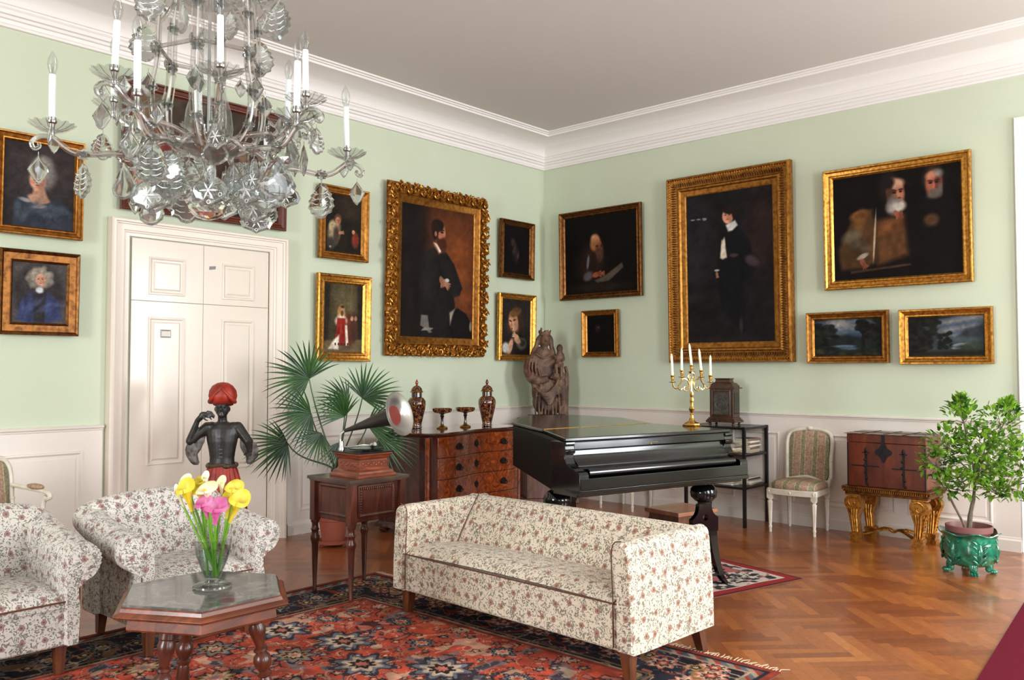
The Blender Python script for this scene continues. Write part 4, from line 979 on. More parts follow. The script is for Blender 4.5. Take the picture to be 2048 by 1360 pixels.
    b.box((-.27, -.189, .165), (-.05, -.186, .175)); b.box((.05, -.189, .155), (.28, -.186, .165))
    for i in range(6): b.ell((-.155+.012*math.cos(i), -.189, .02+.05*i), (.012, .004, .012), 6, 4); b.ell((.14+.012*math.cos(i), -.189, .02+.05*i), (.012, .004, .012), 6, 4)
    for sx in (-1, 1): b.box((sx*.3, -.191, 0), (sx*.308, -.17, .36)); 
    b.build('iron_straps', M_IRON, s, smooth=0)
    b = MB(); b.prism([(.055*math.cos(t)*(1+.22*math.cos(4*t)), .012+.06*math.sin(t)*(1+.15*math.cos(4*t))) for t in [2*PI*i/28 for i in range(28)]], 0, .005, T=TR(-.015, -.187, .275, PI/2)); b.prism([(-.012, -.03), (.012, -.03), (0, -.075)], 0, .004, T=TR(-.015, -.187, .275, PI/2))
    b.tube([(-.015+.02*sg, -.197, .275+.04*i) for sg, i in ((1, 0), (0, 1), (-1, 0))], .004, 6); b.box((-.027, -.197, .21), (-.003, -.19, .43)); b.build('lock_plate', M_IRON, s, smooth=0)
chest()

# ================================================================== black shelf, clock, books
def etagere():
    s = thing('black_etagere', 'tall black open shelf with three levels beside the piano', 'shelf', (-.26, -2.46, 0), -PI/2)
    for sx in (-1, 1):
        for sy in (-1, 1): MB().box((sx*.30-.014, sy*.225-.014, 0), (sx*.30+.014, sy*.225+.014, .905)).build('post', M_EBON, s, smooth=0, bevel=.002)
    for z in (.345, .64, .885):
        b = MB(); b.box((-.29, -.215, z), (.29, .215, z+.014)); 
        for sy in (-1, 1): b.box((-.30, sy*.225-.009, z-.006), (.30, sy*.225+.009, z+.016))
        for sx in (-1, 1): b.box((sx*.30-.009, -.225, z-.006), (sx*.30+.009, .225, z+.016))
        b.build('shelf_board', M_EBON, s, smooth=0, bevel=.001)
    q = random.Random(4)
    cols = [(196, 178, 140), (120, 92, 78), (206, 200, 188), (86, 60, 54), (150, 140, 128), (222, 216, 204), (104, 84, 74), (176, 160, 140)]
    def stack(x, y, z, n, w_, d, place):
        for i in range(n):
            th = q.uniform(.007, .02); c = cols[q.randrange(len(cols))]; ww, dd = w_*q.uniform(.85, 1), d*q.uniform(.85, 1)
            nm, lb = ('topmost ' if i == n-1 else ''), c
            X, Y = x+q.uniform(-.01, .01), y+q.uniform(-.01, .01)
            # world position : local (X,Y) -> (Y, -X)
            o = thing('book', '%s in the pile %s, %s' % (desc(c, th), place, ORD[i] if i < n-1 else 'topmost'), 'book', (-.26+Y, -2.46-X, z), -PI/2+q.uniform(-.12, .12), 'old books and music on the black shelf')
            MB().box((-ww/2, -dd/2, .0), (ww/2, dd/2, th)).build('cover', plain('book_cover', c, .7), o, smooth=0, bevel=.001)
            MB().box((-ww/2-.001, -dd/2-.0015, .0015), (ww/2-.004, dd/2+.001, th-.0015)).build('pages', plain('paper', (206, 196, 176), .9), o, smooth=0)
            z += th+.0006
    def desc(c, th):
        tone = 'cream' if sum(c) > 560 else ('pale brown' if sum(c) > 400 else 'dark brown')
        return '%s %s book' % ('thick' if th > .0135 else 'thin', tone)
    ORD = ['bottom one', 'second from bottom', 'third from bottom', 'fourth from bottom', 'fifth from bottom', 'sixth from bottom', 'seventh from bottom', 'eighth from bottom']
    stack(.07, -.09, .6565, 7, .24, .19, 'on the middle shelf, left'); stack(.19, .06, .6565, 8, .16, .24, 'on the middle shelf, right')
    stack(.02, -.06, .3615, 5, .30, .22, 'on the lowest shelf, left'); stack(.205, .05, .3615, 5, .14, .26, 'on the lowest shelf, right')
etagere()
def clock():
    s = thing('bracket_clock', 'antique brown bracket clock with dark arched dial on the black shelf', 'clock', (-.31, -2.475, .9012), -PI/2+.05)
    W = wood('aged_walnut_case', (32, 19, 12), (82, 48, 28), 6, (1, 1, 4), .35, .2)
    for sx in (-1, 1):
        for sy in (-1, 1): MB().lathe([(.010, 0), (.014, .008), (.009, .022), (.014, .03)], 10, T=Matrix.Translation((sx*.115, sy*.065, 0))).build('foot', W, s)
    b = MB()
    for o, z0, z1 in ((.022, .03, .05), (.014, .05, .062), (.004, .062, .075)): b.box((-.125-o, -.075-o, z0), (.125+o, .075+o, z1))
    b.build('base_moulding', W, s, smooth=0, bevel=.003)
    MB().box((-.118, -.068, .075), (.118, .075, .345)).build('case', W, s, smooth=0, bevel=.002)
    b = MB(); b.box((-.14, -.092, .345), (.14, .09, .357))
    b.loft([[(-x, -y, z), (x, -y, z), (x, y, z), (-x, y, z)] for x, y, z in [(.122, .076, .357), (.118, .072, .375), (.098, .058, .397), (.075, .045, .405), (.068, .04, .43), (.078, .048, .438), (.078, .048, .443)]])
    b.build('caddy_top', W, s, smooth=0, bevel=.002)
    b = MB()
    outer = [(-.108, .085), (.108, .085), (.108, .335), (-.108, .335)]
    b.mould(.20, .245, [(0, .002), (0, .012), (.012, .014), (.016, .006)], T=Matrix.Translation((0, -.07, .212))); dr = b.build('glazed_door', W, s, smooth=0)
    arch = [(-.078, .10), (.078, .10), (.078, .25)]+[(.078*math.cos(a), .25+.06*math.sin(a)) for a in [PI*i/10 for i in range(1, 10)]]+[(-.078, .25)]
    b = MB(); b.prism(arch, 0, .004, T=TR(0, -.0705, 0, PI/2)); b.build('dial', plain('tarnished_dial', (46, 44, 40), .45, metal=.4, c2=(88, 84, 74), nscale=30), dr, smooth=0)
    b = MB(); b.tube([(.055*math.cos(a), -.078, .2+.055*math.sin(a)) for a in [2*PI*i/28 for i in range(29)]], .003, 5); b.box((-.012, -.08, .225), (.02, -.0775, .23)); b.box((-.016, -.08, .196), (.014, -.0775, .201)); b.build('chapter_ring', plain('dull_pewter', (96, 92, 84), .4, metal=.7), dr)
    for sg in (-1, 1): MB().box((sg*.1185-.002, -.045, .11), (sg*.1185+.002, .05, .31)).build('side_panel', plain('dark_glass', (24, 20, 18), .1), s, smooth=0)
    c = MB(); c.tube(crom([(-.42, -2.36, .908), (-.50, -2.27, .912), (-.58, -2.22, .915), (-.72, -2.2, .925), (-.8, -2.2, .93)], 5), .003, 6)
clock()

def bench():
    s = thing('piano_bench', 'low brown wooden bench under the front of the piano, behind the sofa', 'bench', (-2.215, -3.14, .0095), math.radians(-13))
    W = wood('worn_tan_wood', (128, 78, 52), (176, 118, 86), 4, (6, 1, 1), .4, .2)
    MB().box((-.20, -.17, .385), (.20, .17, .415)).build('seat', W, s, smooth=0, bevel=.006)
    MB().box((-.175, -.145, .33), (.175, .145, .385)).build('apron', M_LEGW, s, smooth=0, bevel=.002)
    for x in (-.16, .16):
        for y in (-.13, .13):
            b = MB(); tapered_leg(b, x, y, .35, .02, .013); b.build('leg', M_LEGW, s, smooth=0, bevel=.002)
bench()
# ================================================================== grand piano
PR = math.radians(-14.3)
def piano():
    O = Vector((-3.81, -3.34, .009))
    s = thing('grand_piano', 'black lacquered grand piano with closed lid under the candelabra', 'piano', tuple(O), PR)
    def loc(x, y):
        d = Vector((x, y, 0))-O; return (d.x*math.cos(-PR)-d.y*math.sin(-PR), d.x*math.sin(-PR)+d.y*math.cos(-PR))
    W = 1.373
    tail = [loc(-1.82, -2.35), loc(-1.745, -1.95), loc(-1.78, -1.72), loc(-2.06, -1.55), loc(-2.48, -1.79), loc(-2.88, -2.09)]
    hl, hr = loc(-3.34, -2.78), loc(-2.10, -3.0)
    
    v = 0
    hy = (hl[1]+hr[1])/2
    lidp = [hl, (W-.005, hr[1])]+tail
    lidf = [(0, 0), (W, 0), (W-.005, hr[1]), hl]
    b = MB(); b.prism(lidp, 1.0, 1.022); l1 = flip_outward(b.build('lid', M_BLACK, s, smooth=0, bevel=.005))
    b = MB(); b.prism([(a, c-(.003 if k > 1 else 0)) for k, (a, c) in enumerate(lidf)], 1.0, 1.022); l2 = flip_outward(b.build('front_lid', M_BLACK, s, smooth=0, bevel=.005))
    b = MB(); a, c = Vector((*hl, 1.0225)), Vector((W-.05, hr[1], 1.0225)); 
    for k in range(3):
        p, q = a.lerp(c, k/3+.01), a.lerp(c, (k+1)/3-.01); b.tube([p, q], .0022, 5)
    b.build('piano_hinge', M_BRASS, l2)
    rim = [(.012, .12), (W-.012, .12), (W-.02, hr[1])]+[(x*.985+.006, y*.985) for x, y in tail]
    rim = [(x, y) for x, y in rim]
    b = MB(); b.prism(rim, .70, .998); flip_outward(b.build('body', M_BLKS, s, smooth=0, bevel=.006))
    MB().box((.01, -.10, .69), (W-.01, .13, .735)).build('keybed', M_BLACK, s, smooth=0, bevel=.004)
    # front profile (forward offset, z)
    prof = [(-.12, .998), (.0, .998), (.004, .992), (.004, .955), (-.006, .95), (-.012, .944), (-.010, .925), (.004, .895), (.030, .872), (.036, .868), (.040, .862), (.040, .856), (.050, .85), (.075, .846)]
    b = MB(); b.loft([[(x, -f, z) for f, z in prof+[(.075, .80), (-.12, .80)]] for x in (.065, W-.065)]); flip_outward(b.build('fallboard', M_BLACK, s, smooth=25))
    b = MB(); b.tube([(.085, -.098, .826), (W-.085, -.098, .826)], .024, 16); b.build('key_cover_roll', M_BLACK, s)
    b = MB(); b.box((.0, -.145, .735), (W, -.118, .800)); b.box((-.004, -.150, .712), (W+.004, -.0, .735)); b.build('key_slip', M_BLACK, s, smooth=0, bevel=.003)
    b = MB()
    for k, z in ((.0, 1.0), ): pass
    for x0, x1 in ((-.004, .062), (W-.062, W+.004)):
        pr = [(-.13, .998), (.012, .998), (.016, .985), (.004, .975), (.008, .955), (.018, .95), (.016, .935), (.0, .925), (.0, .905), (.018, .875), (.06, .855), (.085, .852), (.10, .84), (.128, .835), (.14, .82), (.142, .735), (.14, .71), (-.13, .71)]
        b = MB(); b.loft([[(x, -f, z) for f, z in pr] for x in (x0, x1)]); flip_outward(b.build('key_cheek', M_BLACK, s, smooth=25, bevel=.002))
    b = MB(); b.prism([(.0, 0), (.017, .004), (.0, .03), (-.017, .004)], 0, .002, T=TR(.66, -.005, .955, PI/2, 0, 0, .5)); 
    b.box((.60, -.0055, .968), (.72, -.004, .9705)); b.build('maker_mark', plain('worn_gilt_mark', (120, 96, 50), .5, metal=.6), s, smooth=0)
    # legs: urn, pierced board, sabre feet
    def leg(x, y):
        L = MB(); L.lathe([(.06, .712), (.06, .70), (.045, .69), (.04, .675), (.065, .66), (.083, .64), (.088, .615), (.083, .585), (.06, .562), (.04, .552), (.04, .542)], 24, T=Matrix.Translation((x, y, 0)))
        o = L.build('leg', M_BLACK, s)
        out = [(-.055, .542), (-.062, .50), (-.075, .475), (-.10, .455), (-.118, .445), (-.118, .36), (-.10, .345), (-.06, .335), (-.035, .30), (.035, .30), (.06, .335), (.10, .345), (.118, .36), (.118, .445), (.10, .455), (.075, .475), (.062, .50), (.055, .542)]
        n = len(out); heart = []
        for k in range(n):
            a = math.atan2(out[k][1]-.455, out[k][0]); t = a
            r = .022*(1.15-.35*abs(math.sin(t)) if math.sin(t) > 0 else 1.0+.15*abs(math.sin(t))); heart.append((r*math.cos(t), .455+r*math.sin(t)))
        b = MB(); R = lambda P, yy: [(x+p[0], y+yy, p[1]) for p in P]
        b.loft([R(heart, -.016), R(out, -.016), R(out, .016), R(heart, .016), R(heart, -.016)], cap=False); flip_outward(b.build('pierced_board', M_BLACK, o, smooth=25))
        for sg in (-1, 1):
            pts = crom([(x+sg*.07, y-.0, .35), (x+sg*.085, y, .25), (x+sg*.115, y, .14), (x+sg*.155, y, .05), (x+sg*.20, y, .0)], 5)
            b = MB(); b.loft([[(p.x-w_, p.y-.018, p.z), (p.x+w_, p.y-.018, p.z), (p.x+w_, p.y+.018, p.z), (p.x-w_, p.y+.018, p.z)] for p, w_ in [(p, .034-.020*i/(len(pts)-1)) for i, p in enumerate(pts)]])
            b.build('sabre_foot', M_BLACK, o, smooth=40)
    leg(1.18, .06); leg(.19, .33); tx, ty = loc(-2.2, -2.05); leg(tx, ty)
piano()

# ------------------------------------------------------------------ candelabra on the piano
def candelabra():
    z0 = 1.0312; A = math.radians(-48+6)
    s = thing('brass_candelabra', 'five-armed brass candelabra on the right end of the piano lid', 'candelabra', (-2.36, -3.32, z0), A)
    b = MB(); b.lathe([(.066, 0), (.068, .006), (.060, .010), (.058, .016), (.050, .020), (.034, .026), (.022, .036), (.012, .06), (.010, .075), (.015, .082), (.010, .09), (.012, .10), (.020, .112), (.021, .12), (.012, .135), (.009, .15), (.013, .17), (.015, .185), (.009, .20), (.012, .21), (.014, .225), (.010, .24)], 8)
    b.build('stem_and_foot', M_BRASS, s, smooth=30)
    br = plain('bright_polished_brass', (240, 214, 150), .16, metal=1)
    b = MB(); T3 = lambda P: [(x, 0, z) for x, z in P]
    for sg in (-1, 1):
        b.tube(crom(T3([(sg*.136, .30), (sg*.130, .275), (sg*.112, .262), (sg*.095, .270), (sg*.088, .288)]), 4), .0055, 7)
        b.tube(crom(T3([(sg*.070, .335), (sg*.072, .315), (sg*.088, .288), (sg*.095, .268), (sg*.082, .252), (sg*.066, .262)]), 4), .0055, 7)
        b.tube(crom(T3([(sg*.070, .325), (sg*.05, .33), (sg*.028, .315), (sg*.016, .285)]), 4), .005, 7)
        b.tube(crom(T3([(0, .372), (sg*.016, .366), (sg*.024, .34), (sg*.014, .31), (sg*.016, .28), (sg*.026, .252), (sg*.05, .246), (sg*.056, .266), (sg*.044, .275), (sg*.038, .264)]), 4), .0055, 7)
        b.tube(crom(T3([(0, .33), (sg*.008, .342), (sg*.012, .335), (0, .312)]), 4), .003, 6)
    b.lathe([(.008, .235), (.006, .26), (.009, .31), (.004, .33)], 10); b.build('scroll_arms', br, s)
    for x, zc in ((-.137, .30), (-.070, .335), (0, .372), (.070, .335), (.137, .30)):
        b = MB(); b.lathe([(.004, 0), (.024, .004), (.026, .007), (.008, .008), (.006, .016), (.011, .022), (.006, .028), (.012, .034), (.0125, .05), (.014, .052), (.014, .055)], 14, T=Matrix.Translation((x, 0, zc)))
        b.build('candle_cup', M_BRASS, s)
    R = Matrix.Rotation(A, 3, 'Z')
    names = ['leftmost', 'second from left', 'middle, highest', 'second from right', 'rightmost']
    for k, (x, zc, tilt, h) in enumerate(((-.137, .30, -.04, .150), (-.070, .335, 0.0, .155), (0, .372, -.10, .150), (.070, .335, -.10, .150), (.137, .30, .0, .140))):
        P = R @ Vector((x, 0, 0)); b = MB()
        b.lathe([(.0085, 0), (.0092, .01), (.0082, h*.84), (.006, h*.92), (.002, h)], 12)
        o = b.build('candle', M_WAX); o.location = (-2.36+P.x, -3.32+P.y, z0+zc+.0555); o.rotation_euler = (0, tilt, A)
        tag(o, 'unlit ivory candle in the brass candelabra, %s of the five' % names[k], 'candle', 'ivory candles in the candelabra')
candelabra()

# ================================================================== chest of drawers
def commode():
    s = thing('serpentine_chest_of_drawers', 'tall glossy walnut chest of drawers with curved front, left of the piano', 'chest of drawers', (-2.07, -.62, 0), math.radians(7))
    burl = wood('figured_walnut_veneer', (78, 28, 8), (176, 80, 26), 3.2, (1, 1, 1), .14, .6, 3.5)
    dark = wood('dark_side_veneer', (44, 16, 10), (84, 34, 20), 4, (1, 1, 4), .25, .3)
    w_, d = .70, .27
    f = lambda u: -d-.03-.035*math.cos(2*PI*(u-.2)/.6)
    def outline(o=0, n=24):
        P = [(-w_-o, d+o), (-w_-o, -d+.07)]+[(-w_-o+(2*w_+2*o)*(.04+.92*i/n), f(.04+.92*i/n)-o) for i in range(n+1)]+[(w_+o, -d+.07), (w_+o, d+o)]
        return P
    b = MB(); b.prism(outline(0), .09, .845); flip_outward(b.build('body', dark, s, smooth=30))
    b = MB(); b.loft([[(x, y, z) for x, y in outline(o)] for o, z in ((.0, .845), (.012, .852), (.02, .862), (.022, .872), (.014, .88))]); 
    m = wood('polished_top_veneer', (40, 22, 16), (92, 52, 34), 3, (6, 1, 1), .08, .8); flip_outward(b.build('top', m, s, smooth=30))
    b = MB(); b.loft([[(x, y, z) for x, y in outline(o)] for o, z in ((.025, .05), (.022, .075), (.004, .095))]); flip_outward(b.build('plinth_moulding', dark, s, smooth=30))
    for x in (-w_+.03, w_-.03):
        for y in (-d+.03, d-.04): MB().lathe([(.02, 0), (.045, .012), (.05, .03), (.04, .052)], 14, T=Matrix.Translation((x, y, 0))).build('bun_foot', dark, s)
    rows = [(.10, .285), (.291, .475), (.481, .66), (.666, .84)]
    for z0, z1 in rows:
        b = MB(); n = 26; R = []
        for i in range(n+1):
            u = .075+.85*i/n; x = -w_+2*w_*u; R.append([(x, f(u)-.012, z0), (x, f(u)-.012, z1), (x, f(u)+.01, z1), (x, f(u)+.01, z0)])
        b.loft(R); dr = flip_outward(b.build('drawer', burl, s, smooth=30, bevel=.003))
        zc = (z0+z1)/2
        for u in (.26, .74):
            x = -w_+2*w_*u; y = f(u)-.014
            h = MB(); h.prism([(-.05, 0), (-.03, .022), (0, .032), (.03, .022), (.05, 0), (.03, -.022), (0, -.03), (-.03, -.022)], 0, .003, T=TR(x, y, zc, PI/2))
            h.tube(crom([(x-.035, y-.004, zc+.004), (x-.036, y-.02, zc-.012), (x, y-.024, zc-.026), (x+.036, y-.02, zc-.012), (x+.035, y-.004, zc+.004)], 4), .0045, 6)
            h.build('handle', M_IRON, dr)
        h = MB(); h.prism([(-.03, .01), (0, .035), (.03, .01), (.022, -.02), (0, -.035), (-.022, -.02)], 0, .003, T=TR(0, f(.5)-.014, zc, PI/2)); h.build('escutcheon', M_IRON, dr, smooth=0)
    for sg in (-1, 1):
        b = MB(); x = sg*(w_-.02); b.tube([(x, f(.045)+.025, .10), (x, f(.045)+.025, .842)], .022, 14); b.build('corner_column', burl, s)
commode()
m, nt, bb = nmat('ruby_glass_with_gilding'); setp(bb, Roughness=.07); bb.inputs['Coat Weight'].default_value = 1
ff = obj_noise(nt, 42, (1, 1, 1), 3, 1.2); nt.links.new(ramp(nt, ff, [(.0, (38, 8, 8)), (.54, (58, 12, 8)), (.57, (160, 104, 44)), (.63, (140, 86, 36)), (.65, (60, 16, 10))]), bb.inputs['Base Color']); M_RUBY = m
M_RUBYP = plain('plain_ruby_glass', (44, 10, 8), .06, coat=1); M_GRIM = plain('gilded_rim', (190, 140, 70), .22, metal=.9)
ZC = .8806
def vase(loc, label, red):
    s = thing('lidded_vase', label, 'vase', loc, 0, 'ruby glass vases on the chest of drawers'); s.scale = (1.1, 1.1, 1.04)
    b = MB(); b.lathe([(.036, 0), (.046, .004), (.046, .012), (.042, .02), (.045, .05), (.058, .11), (.072, .17), (.078, .215), (.076, .245), (.06, .27), (.044, .28)], 32); b.build('body', M_RUBY, s)
    MB().lathe([(.044, .279), (.044, .318), (.047, .320)], 28).build('neck', M_RUBYP, s)
    b = MB(); b.lathe([(.046, .318), (.056, .322), (.057, .328), (.05, .332), (.046, .338)], 28); b.build('gilt_collar', M_GRIM, s)
    l = MB().lathe([(.049, .337), (.044, .355), (.030, .372), (.014, .380), (.008, .386)], 28).build('lid', M_RUBY, s)
    MB().lathe([(.004, .386), (.008, .39), (.014, .402), (.012, .415), (.005, .43), (.001, .438)], 16).build('finial', plain('red_glass_'+str(red), (150, 40, 20) if red else (84, 22, 14), .1, coat=1), l)
vase((-2.33, -.407, ZC), 'lidded ruby glass vase with gilding, left one half behind the gramophone horn', 1)
vase((-1.66, -.67, ZC), 'lidded ruby glass vase with gilding, right one nearest the corner', 0)
def compote(loc, label):
    s = thing('footed_dish', label, 'dish', loc, 0, 'ruby glass footed dishes'); s.scale = (1.08, 1.08, 1.04)
    MB().lathe([(.048, 0), (.050, .006), (.046, .012), (.026, .022), (.018, .028)], 28).build('foot', M_GRIM, s)
    MB().lathe([(.017, .028), (.014, .04), (.010, .07), (.013, .10), (.020, .112), (.012, .118), (.016, .126), (.030, .134)], 20).build('stem', M_RUBYP, s)
    b = MB(); b.lathe([(.01, .132), (.05, .136), (.074, .144), (.084, .158), (.086, .178), (.082, .180), (.077, .160), (.01, .146)], 32); b.build('bowl', M_RUBY, s)
compote((-2.188, -.60, ZC), 'low footed ruby glass dish, left of the pair on the chest of drawers'); compote((-1.90, -.615, ZC), 'low footed ruby glass dish, right of the pair beside the right vase')

# ================================================================== saint in the corner
def pedestal():
    W = wood('old_oak_plinth', (66, 34, 20), (118, 66, 36), 5, (1, 1, 5), .5, .1)
    s = thing('wooden_pedestal', 'brown wooden pedestal in the room corner under the carved saint', 'pedestal', (-.44, -.42, 0), math.radians(-38))
    b = MB(); b.box((-.27, -.2, .06), (.27, .2, .86)); b.build('body', W, s, smooth=0, bevel=.004)
    b = MB(); b.box((-.30, -.225, .0), (.30, .225, .06)); b.build('base', W, s, smooth=0, bevel=.006)
    b = MB(); b.box((-.30, -.225, .86), (.30, .225, .895)); b.build('top', W, s, smooth=0, bevel=.006)
pedestal()
def saint():
    m, nt, bb = nmat('weathered_painted_wood'); setp(bb, Roughness=.6)
    f = obj_noise(nt, 6, (1, 1, 1), 4, .4); nt.links.new(ramp(nt, f, [(.25, (34, 24, 18)), (.44, (74, 50, 37)), (.56, (112, 84, 64)), (.64, (84, 52, 40)), (.74, (98, 36, 33))]), bb.inputs['Base Color'])
    bump(nt, bb, obj_noise(nt, 60, (1, 1, .3), 3), .2, .003)
    s = thing('carved_saint_statue', 'weathered carved wooden statue of crowned woman holding a child, in the corner', 'statue', (-.44, -.42, .8955), math.radians(-40)); s.scale = (1.0, 1.0, 1.09)
    b = MB(); b.box((-.20, -.12, 0), (.21, .12, .035)); b.build('plinth', m, s, smooth=0, bevel=.006)
    b = MB(); q = random.Random(6)
    # torso and robe volumes
    for c, r in (((.0, .0, .17), (.17, .11, .15)), ((-.01, .0, .28), (.17, .10, .2)), ((-.04, 0, .45), (.17, .095, .17)), ((-.07, 0, .58), (.145, .085, .11)), ((-.06, -.0, .66), (.09, .07, .06)), ((.11, .01, .3), (.09, .08, .25))):
        b.ell(c, r, 16, 10)
    b.cap((-.045, -.01, .66), (-.035, -.02, .74), .04, .038)
    b.ell((-.03, -.03, .78), (.052, .058, .068), 14, 10); b.ell((-.03, -.09, .775), (.010, .014, .014), 6, 4); b.ell((-.03, -.075, .752), (.022, .014, .010), 6, 4)
    # veil
    for sg in (-1, 1): b.tube(crom([(-.03, .0, .845), (-.03+sg*.065, .01, .80), (-.04+sg*.085, .01, .72), (-.05+sg*.12, .0, .63), (-.05+sg*.13, -.02, .54)], 4), .026, 8)
    b.ell((-.035, .02, .79), (.07, .06, .08), 12, 8)
    # arms
    b.tube(crom([(-.19, .0, .60), (-.225, -.03, .48), (-.19, -.08, .40), (-.10, -.12, .38), (-.02, -.13, .40)], 4), [.05]*12+[.035]*5, 8)
    b.tube(crom([(.05, 0, .60), (.11, -.02, .50), (.12, -.07, .43), (.06, -.12, .42), (.03, -.13, .43)], 4), .038, 8)
    for i in range(4): b.cap((.0+.01*i, -.14, .405+.011*i), (.045+.004*i, -.15, .40+.012*i), .008, .006, 6)
    # folds
    def fold(P, r): b.tube(crom(P, 5), r, 7)
    for i in range(9):
        x = -.15+.037*i; fold([(x*.6-.01, -.09, .42-.03*abs(i-4)), (x*.85, -.11, .30), (x, -.10, .17), (x*1.05+q.uniform(-.01, .01), -.10, .04)], [.010+.004*(i % 2)]*16)
    for i in range(5):
        k = i*.045; fold([(-.21+k*.3, -.05, .50-k*.3), (-.19+k*.6, -.10, .36-k*.6), (-.06+k*.3, -.14, .25-k*.6), (.06, -.13, .33-k*.5), (.11, -.10, .42-k)], .012)
    for i in range(4): fold([(-.20+.03*i, -.06, .60), (-.22+.035*i, -.09, .50), (-.205+.04*i, -.10, .40), (-.18+.05*i, -.11, .30)], .011)
    for i in range(4): fold([(.10+.03*i, -.06, .46), (.10+.03*i, -.085, .3), (.11+.028*i, -.075, .14), (.115+.03*i, -.08, .04)], .012)
    fold([(.20, .0, .52), (.215, -.02, .40), (.21, -.02, .2), (.205, -.02, .04)], .02)
    fold([(-.14, -.07, .645), (-.06, -.11, .60), (.03, -.08, .64)], .010)
    remesh(b.build('robed_figure', m, s), .0065, 2)
    b = MB()
    n = 22; rings = []
    for r, z, wv in ((.060, .83, 0), (.064, .85, 0), (.070, .872, .014), (.060, .868, .014), (.055, .83, 0)):
        rings.append([(-.032+r*math.cos(2*PI*k/n), .0+r*math.sin(2*PI*k/n)*.9, z+wv*math.cos(5*2*PI*k/n)) for k in range(n)])
    b.loft(rings); b.ell((-.075, -.03, .89), (.013, .012, .018), 8, 6); b.build('crown', m, s)
    b = MB()      # the child
    b.ell((.125, -.05, .70), (.036, .038, .042), 12, 8); b.ell((.125, -.086, .697), (.007, .008, .009), 6, 4); b.cap((.125, -.05, .655), (.115, -.055, .56), .033, .045); b.cap((.10, -.06, .54), (.07, -.13, .52), .032, .024); b.cap((.07, -.13, .52), (.075, -.145, .44), .022, .015)
    b.cap((.14, -.06, .54), (.13, -.13, .50), .03, .022); b.cap((.13, -.13, .50), (.125, -.14, .42), .02, .014); b.cap((.10, -.06, .635), (.07, -.10, .60), .018, .014); b.cap((.07, -.10, .60), (.055, -.13, .62), .014, .011); b.cap((.155, -.06, .635), (.165, -.10, .585), .018, .013); b.cap((.165, -.10, .585), (.14, -.13, .575), .013, .010)
    remesh(b.build('child', m, s), .007, 3)
saint()

